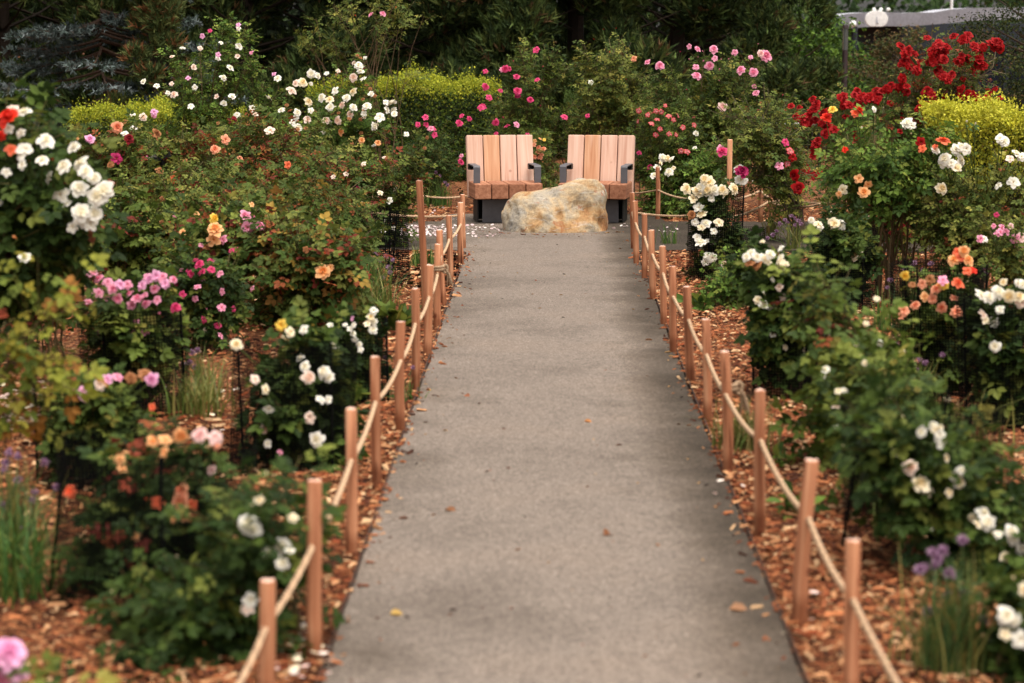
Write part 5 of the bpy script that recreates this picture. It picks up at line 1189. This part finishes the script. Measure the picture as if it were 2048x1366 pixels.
def spruce():
    rs = np.random.default_rng(31); H, Rb = 7.0, 1.75
    g, gw = G(), G(); tips = []
    P0, P1, dens = [], [], []
    for z in np.arange(.35, H - .2, .23):
        L = Rb * (1 - z / H) ** .8
        for q in range(9):
            a = rs.uniform(0, 6.28); l = L * rs.uniform(.6, 1.15); z = z + rs.normal(0, .07); s = np.linspace(0, 1, 8)
            dr = np.array([math.cos(a), math.sin(a), 0]); pr = np.array([-dr[1], dr[0], 0])
            B = dr * l * s[:, None] + np.array([0, 0, 1.0]) * (z + l * (-.32 * s + .22 * s ** 2))[:, None]
            tube(gw, B, np.linspace(.018, .004, 8), 4, lin((84, 66, 54)), cap=False)
            for i in range(2, 8):
                for sg in (-1, 1):
                    tl = l * .30 * (1.15 - s[i] * .7) * rs.uniform(.7, 1.2)
                    e = B[i] + pr * sg * tl + dr * tl * .7 + [0, 0, -.10 * tl + rs.normal(0, .02)]
                    P0.append(B[i]); P1.append(e); 
                    for _ in range(2):
                        u = rs.uniform(.3, .8); m = B[i] + (e - B[i]) * u; P0.append(m); P1.append(m + (dr * rs.uniform(.2, .8) + pr * sg * rs.uniform(-.3, .8)) * tl * .45 + [0, 0, rs.normal(-.01, .03)])
            P0.append(B[5]); P1.append(B[7] + dr * .08)
    P0, P1 = np.array(P0), np.array(P1); n = len(P0); k = 13
    ln = np.linalg.norm(P1 - P0, axis=1)
    pc = lin([(76, 88, 84), (92, 104, 102), (112, 122, 122), (58, 70, 64)])
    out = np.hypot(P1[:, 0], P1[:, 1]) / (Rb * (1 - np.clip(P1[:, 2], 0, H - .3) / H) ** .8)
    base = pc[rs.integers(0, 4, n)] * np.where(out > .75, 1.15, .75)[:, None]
    rods(gw, P0[::3], P1[::3], .004, .003, np.tile(lin((80, 74, 64)), (len(P0[::3]), 1)))
    for q in range(k):
        u = (q + rs.random(n)) / k; p = P0 + (P1 - P0) * u[:, None]; t = norm(P1 - P0)
        dd = norm(t * .7 + norm(rs.normal(0, 1, (n, 3))) * .8 + [0, 0, .25])
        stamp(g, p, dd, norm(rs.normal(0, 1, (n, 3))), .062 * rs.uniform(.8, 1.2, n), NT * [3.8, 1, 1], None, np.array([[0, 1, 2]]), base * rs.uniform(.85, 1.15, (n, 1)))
    return g, gw
sp_ = meshes(*spruce(), 'spruce')
place_tree('blue_spruce', 'silvery blue spruce with drooping tiers at the upper left', 215, 32.0, *sp_, .7, 1.08)

def leafy_parts(seed, H, Rx, z0, clumps, n, pal, leaf, cr=(.35, .7), yoff=0, flat=.75):
    rs = np.random.default_rng(3000 + seed)
    v = norm(rs.normal(0, 1, (clumps, 3))) * (rs.random(clumps) ** .4)[:, None]
    Cc = np.array([0, 0, (H + z0) / 2]) + v * [Rx, Rx, (H - z0) / 2]; r = rs.uniform(cr[0], cr[1], clumps)
    k = rs.integers(0, clumps, n); u = norm(rs.normal(0, 1, (n, 3))); P = Cc[k] + u * (r[k] * rs.random(n) ** .35)[:, None] * [1, 1, flat]
    P[:, 2] = np.maximum(P[:, 2], .05)
    N_ = norm(u * .5 + [0, 0, .8] + rs.normal(0, .4, (n, 3))); D = norm(rs.normal(0, 1, (n, 3)) * [1, 1, .5] - [0, 0, .35])
    pc = lin(pal); tone = rs.uniform(.75, 1.25, clumps)
    g = G(); stamp(g, P, D, N_, leaf * rs.uniform(.7, 1.25, n), SV, LQ, None, pc[rs.integers(0, len(pc), n)] * (tone[k] * rs.uniform(.85, 1.15, n))[:, None])
    gw = G(); limbs(gw, rs, H * .95, Cc[:min(60, clumps)], .035 * H ** .8, lin((78, 66, 54)))
    return g.mesh('crown', M_LEAF), gw.mesh('trunk', M_STEM)
tA = leafy_parts(1, 5.2, 1.6, .4, 80, 15000, [(56, 80, 36), (70, 98, 42), (88, 116, 50), (46, 66, 32)], .085)
tD = leafy_parts(4, 3.9, 1.25, .2, 60, 9000, [(62, 88, 36), (80, 108, 42), (98, 126, 48), (50, 72, 32)], .085, (.3, .5))
tB = leafy_parts(2, 3.1, 1.7, .3, 60, 13000, [(96, 82, 52), (112, 88, 56), (84, 92, 48), (70, 80, 44)], .06, (.22, .42))
tC = leafy_parts(3, 6.5, 2.2, .05, 100, 22000, [(36, 50, 28), (46, 60, 32), (60, 72, 36), (80, 86, 42)], .06, (.3, .55))
place_tree('broadleaf_tree', 'green broadleaved tree left of the brown lamp post', 1485, 44, *tA, .3, 1.0, 'green trees at the upper right')
place_tree('broadleaf_tree', 'bright green broadleaved tree just behind the brown lamp post', 1625, 46, *tD, 2.2, .96, 'green trees at the upper right')
place_tree('broadleaf_tree', 'low tree with bronze green leaves under the grey canopy', 1850, 43, *tB, 1.0, 1.0)
place_tree('broadleaf_tree', 'low green tree right of the brown lamp post under the canopy', 1740, 47, *tD, 4.0, .86, 'green trees at the upper right')
place_tree('broadleaf_tree', 'green tree behind the yellow green rose, left of the lamp post', 1560, 42.5, *tD, 5.0, 1.0, 'green trees at the upper right')
place_tree('broadleaf_tree', 'dim green tree at the foot of the low building on the right', 1900, 49, *tD, 1.0, .9, 'green trees at the upper right')
place_tree('evergreen_tree', 'dense dark evergreen at the right edge behind the red roses', 2100, 31.5, *tC, 1.0, .62)
place_tree('shade_tree', 'dark leafy tree between the pines and the green trees', 1400, 41.5, *tC, 3.0, .62)

# the wood that closes the view behind the front trees
def woods():
    rs = np.random.default_rng(41); g = G()
    def mass(x0, x1, y0, y1, zt, n, pal, leaf):
        X = rs.uniform(x0, x1, n); Y = rs.uniform(y0, y1, n); Z = gz(Y) + zt * rs.random(n) ** .85 * (.75 + .25 * np.sin(X * 1.3 + Y))
        pc = lin(pal); P = np.stack([X, Y, Z], 1)
        stamp(g, P, norm(rs.normal(0, 1, (n, 3))), norm(rs.normal(0, .6, (n, 3)) + [0, -.3, .7]), leaf * rs.uniform(.6, 1.3, n), SV[[0, 2, 3, 4]], np.array([[0, 1, 2, 3]]), None, pc[rs.integers(0, len(pc), n)] * rs.uniform(.7, 1.3, (n, 1)))
    dk = [(26, 36, 24), (34, 46, 28), (44, 56, 34)]
    mass(-13, 3.2, 39.5, 43.5, 9.5, 24000, dk, .26)
    mass(-40, -12, 44, 52, 13, 9000, dk, .45); mass(9, 40, 36, 46, 9, 8000, dk, .40)
    mass(-6, 34, 82, 92, 8.5, 26000, [(54, 76, 40), (66, 90, 46), (44, 62, 36)], .34); mass(-60, 80, 92, 110, 17, 12000, [(54, 76, 40), (66, 90, 46), (44, 62, 36)], .9)
    o = g.obj('background_wood', M_LEAF, kind='stuff'); tag(o, 'dark mass of trees closing the view behind the pines', 'wood')
woods()

# ------------------------------------------------------------------ building with grey canopy, sign, lamp, fence, rail
def building():
    d = 60.0; zb = -3.4; x0, x1 = at(1560, 40, 64)[0], at(2130, 40, 60)[0]
    t = thing('low_building', 'low building with wavy grey canopy band and dark windows at the upper right', 'building', ((x0 + x1) / 2, 63, zb)); o0 = np.array([(x0 + x1) / 2, 63, zb])
    g = G(); box(g, (0, 3.6, 2.6), (x1 - x0, 6, 5.2)); g.obj('wall', M_WALL, t)
    cols = [(1570, 45, 68, 66), (1650, 40, 64, 65), (1690, 28, 58, 63.5), (1730, 25, 54, 62.5), (1775, 24, 52, 62), (1805, 26, 53, 61.5), (1840, 25, 51, 61), (1865, 25, 49, 60.5), (1900, 19, 46, 60), (1940, 16, 42, 59.5), (1990, 15, 40, 59), (2060, 14, 38, 58.5), (2130, 14, 38, 58)]
    g = G(); V = []
    for px, a, b, dd in cols:
        p, q = at(px, a, dd) - o0, at(px, b, dd) - o0; V += [p, q, q + [0, 2.6, 0], p + [0, 2.6, 0]]
    Q = []
    for k in range(len(cols) - 1):
        for j in range(4): Q.append([4 * k + j, 4 * k + (j + 1) % 4, 4 * k + 4 + (j + 1) % 4, 4 * k + 4 + j])
    Q += [[0, 3, 2, 1], [4 * len(cols) - 4, 4 * len(cols) - 3, 4 * len(cols) - 2, 4 * len(cols) - 1]]
    g.add(V, Q=Q); g.obj('canopy_band', M_GREYBAND, t)
    n = 9; W_ = (x1 - x0) / n
    for k in range(n):
        for (zc, hh) in ((3.55, 2.0), (1.3, 1.9)):
            g = G(); cx = x0 - o0[0] + (k + .5) * W_
            for dx, dz, sx, sz in ((0, hh / 2, W_ * .92, .07), (0, -hh / 2, W_ * .92, .07), (-W_ * .45, 0, .06, hh), (W_ * .45, 0, .06, hh)): box(g, (cx + dx, .57, zc + dz), (sx, .08, sz))
            w_ = g.obj('window', M_WALL, t)
            g = G(); box(g, (cx, .59, zc), (W_ * .9, .03, hh)); g.obj('pane', M_GLASS, w_)
    for px, c in ((1711, M_WALL), (1930, M_WALL)):
        p = at(px, 60, 62) - o0; g = G(); tube(g, [(p[0], p[1], 0), (p[0], p[1], at(px, 53, 62)[2] - zb)], .055, 10); g.obj('column', c, t)
    # roof mast
    p = at(1903, 20, 60) - o0; g = G(); tube(g, [p, p + [0, 0, 1.4]], .035, 8); g.obj('mast', M_WHITE, t)
    # round white sign on the band
    c = at(1753, 38, 61.2); s = thing('round_sign', 'round white sign with small knobs on top on the grey canopy band', 'sign', c)
    g = G(); k = 40; th = np.linspace(0, 2 * np.pi, k, endpoint=False)
    rx, rz = .285, .215
    prof = np.stack([rx * np.sign(np.cos(th)) * np.abs(np.cos(th)) ** .9, 0 * th, np.maximum(rz * np.sin(th), -rz * .88)], 1)
    V = np.concatenate([prof + [0, -.05, 0], prof * [.97, 1, .97] + [0, -.07, 0], prof + [0, .05, 0], [[0, -.075, 0]]])
    ids = np.arange(k); i2 = (ids + 1) % k
    g.add(V, Q=np.concatenate([np.stack([ids, k + ids, k + i2, i2], 1), np.stack([2 * k + ids, ids, i2, 2 * k + i2], 1)]), T=np.stack([k + ids, np.full(k, 3 * k), k + i2], 1))
    g.obj('disc', M_WHITE, s)
    for px in (1748, 1762, 1777):
        p = at(px, 19, 61.2) - c; g = G(); th2 = np.linspace(0, np.pi, 7)
        tube(g, [p + [0, 0, .045 * -math.cos(a)] for a in th2], .045 * np.sin(th2) + .004, 10); g.obj('knob', M_WHITE, s, True)
    g = G(); tube(g, [(0, -.085, -.10), (0, -.085, .06)], [.022, .008], 6); tube(g, [(.0, -.085, -.09), (.05, -.085, -.10)], [.01, .006], 5); g.obj('emblem_mark', M_GREYBAND, s)
    g = G(); c2 = at(1706, 48, 61.8)
    th2 = np.linspace(0, np.pi, 8); tube(g, [c2 + [0, 0, -.09 * math.cos(a)] for a in th2], .085 * np.sin(th2) + .004, 12)
    o = g.obj('globe_lamp', M_WHITE, None, True); tag(o, 'small white globe lamp under the left part of the grey canopy', 'lamp')
building()
def lamp():
    d = 40.0; zb = float(gz(d)); p = at(1690, 100, d); top = at(1690, 56, d)
    t = thing('lamp_post', 'brown lamp post with a clear glass top before the green trees', 'lamp post', (p[0], d, zb))
    hz = p[2] - zb; ht = top[2] - zb
    g = G(); tube(g, [(0, 0, -.1), (0, 0, hz)], .046, 16); g.obj('pole', M_POLE, t, True)
    g = G(); tube(g, [(0, 0, hz), (0, 0, ht)], .048, 16, cap=False); g.obj('glass_tube', M_CLEAR, t, True)
    g = G(); tube(g, [(0, 0, hz), (0, 0, ht)], .012, 8); g.obj('core', M_ALU, t)
    for a in range(6):
        g = G(); x, y = .04 * math.cos(a * 1.047), .04 * math.sin(a * 1.047); tube(g, [(x, y, hz), (x, y, ht)], .004, 5); g.obj('rod', M_ALU, t)
    g = G(); tube(g, [(0, 0, ht), (0, 0, ht + .05)], [.06, .05], 16); g.obj('cap', M_POLE, t)
lamp()
def fence():
    d = 30.0; xa, xb = at(1495, 250, d)[0], at(1640, 250, d)[0]; zt = at(1550, 248, d)[2]
    t = thing('metal_fence', 'low dark metal fence with pale top rail behind the yellow green rose', 'fence', ((xa + xb) / 2, d, 0)); L = xb - xa
    g = G(); tube(g, [(-L / 2, 0, zt), (L / 2, 0, zt)], .016, 8); g.obj('top_rail', M_ALU, t)
    g = G(); tube(g, [(-L / 2, 0, .1), (L / 2, 0, .1)], .012, 8); g.obj('bottom_rail', M_BLACK, t)
    for x in np.linspace(-L / 2, L / 2, 3): g = G(); tube(g, [(x, 0, -.1), (x, 0, zt)], .02, 8); g.obj('fence_post', M_BLACK, t)
    base = None
    for x in np.arange(-L / 2 + .05, L / 2 - .03, .05):
        if base is None: g = G(); tube(g, [(0, 0, .1), (0, 0, zt)], .006, 5); base = g.mesh('bar', M_BLACK)
        link('bar', base, t, (x, 0, 0))
fence()
def petal_scatter(name, label, cat, P, S_, cols, seed):
    rs = np.random.default_rng(seed); n = len(P); a = rs.uniform(0, 6.28, n); g = G(); c = lin(cols)
    tv = np.array([[0, -.5, 0], [.45, -.1, .12], [.35, .5, .16], [-.3, .55, .14], [-.45, 0, .1]])
    stamp(g, P, np.stack([np.cos(a), np.sin(a), rs.normal(0, .15, n)], 1), np.stack([rs.normal(0, .3, n), rs.normal(0, .3, n), np.ones(n)], 1), S_ * rs.uniform(.6, 1.2, n), tv, np.array([[0, 1, 2, 3]]), np.array([[0, 3, 4]]), c[rs.integers(0, len(c), n)] * rs.uniform(.9, 1.1, (n, 1)))
    o = g.obj(name, M_PETAL, kind='stuff'); return tag(o, label, cat)
rp = np.random.default_rng(61)
def px_scatter(px0, px1, r0, r1, n, z=.018, skew=1.0):
    return np.array([gnd(px0 + (px1 - px0) * rp.random() ** skew, rp.uniform(r0, r1), z) + [0, 0, rp.random() * .006] for _ in range(n)])
petal_scatter('fallen_petals', 'white fallen petals strewn over the bay left of the boulder', 'petals',
              np.concatenate([px_scatter(800, 1000, 450, 474, 260, .018, 1.6), px_scatter(790, 890, 452, 470, 200), px_scatter(1225, 1370, 446, 466, 22), px_scatter(840, 940, 405, 445, 30, .02)]), .030, [(226, 206, 206), (232, 222, 218), (220, 192, 194)], 62)
petal_scatter('petals_on_mulch', 'pale petals and dropped blooms on the mulch of the left bed', 'petals',
              np.concatenate([px_scatter(0, 90, 760, 860, 90, .03), px_scatter(540, 660, 1240, 1366, 40, .03), px_scatter(150, 480, 640, 900, 30, .03), px_scatter(1560, 1640, 1120, 1330, 4, .03), px_scatter(1400, 1500, 780, 1000, 6, .03)]), .032, [(240, 226, 214), (236, 206, 196), (244, 232, 200)], 63)
def litter():
    rs = np.random.default_rng(71); n = 330
    P = np.stack([PC + np.clip(rs.normal(0, .45, n), -PW + .03, PW - .03), rs.uniform(5.5, 22.5, n) ** 1.0, np.full(n, .0165)], 1)
    edge = rs.random(n) < .55; P[edge, 0] = PC + np.sign(rs.normal(0, 1, edge.sum())) * (PW - np.abs(rs.normal(0, .10, edge.sum())) - .02)
    nb = 70; P[:nb, 0] = at(1110, 470, 21.7)[0] + rs.uniform(-.62, .62, nb); P[:nb, 1] = 21.62 + .55 * ((P[:nb, 0] - at(1110, 470, 21.7)[0]) / .62) ** 2 * .6 - np.abs(rs.normal(0, .05, nb))
    a = rs.uniform(0, 6.28, n); pc = lin([(96, 60, 42), (130, 84, 56), (160, 112, 78), (60, 48, 42), (190, 150, 100), (150, 90, 70)])
    g = G(); stamp(g, P, np.stack([np.cos(a), np.sin(a), rs.normal(0, .05, n)], 1), np.stack([rs.normal(0, .3, n), rs.normal(0, .3, n), np.ones(n)], 1), np.clip(rs.lognormal(-3.9, .5, n), .008, .06), SV * [rs.uniform(.5, .9), 1, 1.5], LQ, None, pc[rs.integers(0, 6, n)])
    o = g.obj('path_litter', M_CHIP, kind='stuff'); tag(o, 'dry leaves and bits of bark lying on the path', 'litter')
    g = G()
    for px, row, s, c in ((780, 1228, .035, (206, 170, 96)), (1207, 1070, .045, (140, 92, 62)), (1168, 842, .03, (190, 130, 80)), (1458, 1218, .05, (176, 130, 96)), (930, 790, .03, (150, 96, 70)), (890, 1018, .04, (140, 96, 66))):
        p = gnd(px, row, .018); 
        gg = G(); stamp(gg, np.zeros((1, 3)), np.array([[1.0, rs.normal(), .1]]), np.array([[rs.normal(0, .2), -.3, 1.0]]), s * 1.4, SV * [1.2, 1, 2.5], LQ, None, lin(c))
        oo = gg.obj('dry_leaf', M_LEAF, None, True, p); tag(oo, {780: 'yellow leaf on the lower left of the path', 1207: 'brown curled leaf near the middle of the path', 1168: 'small orange leaf farther up the path', 1458: 'tan bark flake by the right edge of the path', 930: 'small brown leaf left of the path centre, farther up', 890: 'brown bark bit at the left of the path'}[px], 'leaf')
litter()
def rail():
    a, b = at(240, 346, 17.9), at(334, 308, 18.1); t = thing('bench_rail', 'dark sloping rail strewn with white petals among the left roses', 'rail', (a + b) / 2 * [1, 1, 0]); o0 = (a + b) / 2 * [1, 1, 0]
    L = np.linalg.norm(b - a); dr = (b - a) / L; up = np.array([0, 0, 1.0]); sd = np.cross(up, dr); sd /= np.linalg.norm(sd); nn = np.cross(dr, sd)
    rot = np.stack([dr, sd, nn], 1)
    g = G(); box(g, (a + b) / 2 - o0, (L * 1.02, .12, .03), rot); g.obj('top_board', M_BLACK, t)
    for q in (-.4, .4):
        p = (a + b) / 2 - o0 + dr * L * q; g = G(); tube(g, [(p[0], p[1], -.05), (p[0], p[1], p[2])], .025, 8); g.obj('leg', M_BLACK, t)
    rs = np.random.default_rng(3); n = 90
    P = (a + b) / 2 + dr * (rs.uniform(-.5, .5, n) * L)[:, None] + sd * rs.uniform(-.055, .055, n)[:, None] + nn * .019
    o = petal_scatter('petals_on_rail', 'white petals lying on the dark sloping rail', 'petals', P, .038, [(240, 234, 230), (244, 240, 236)], 64)
rail()
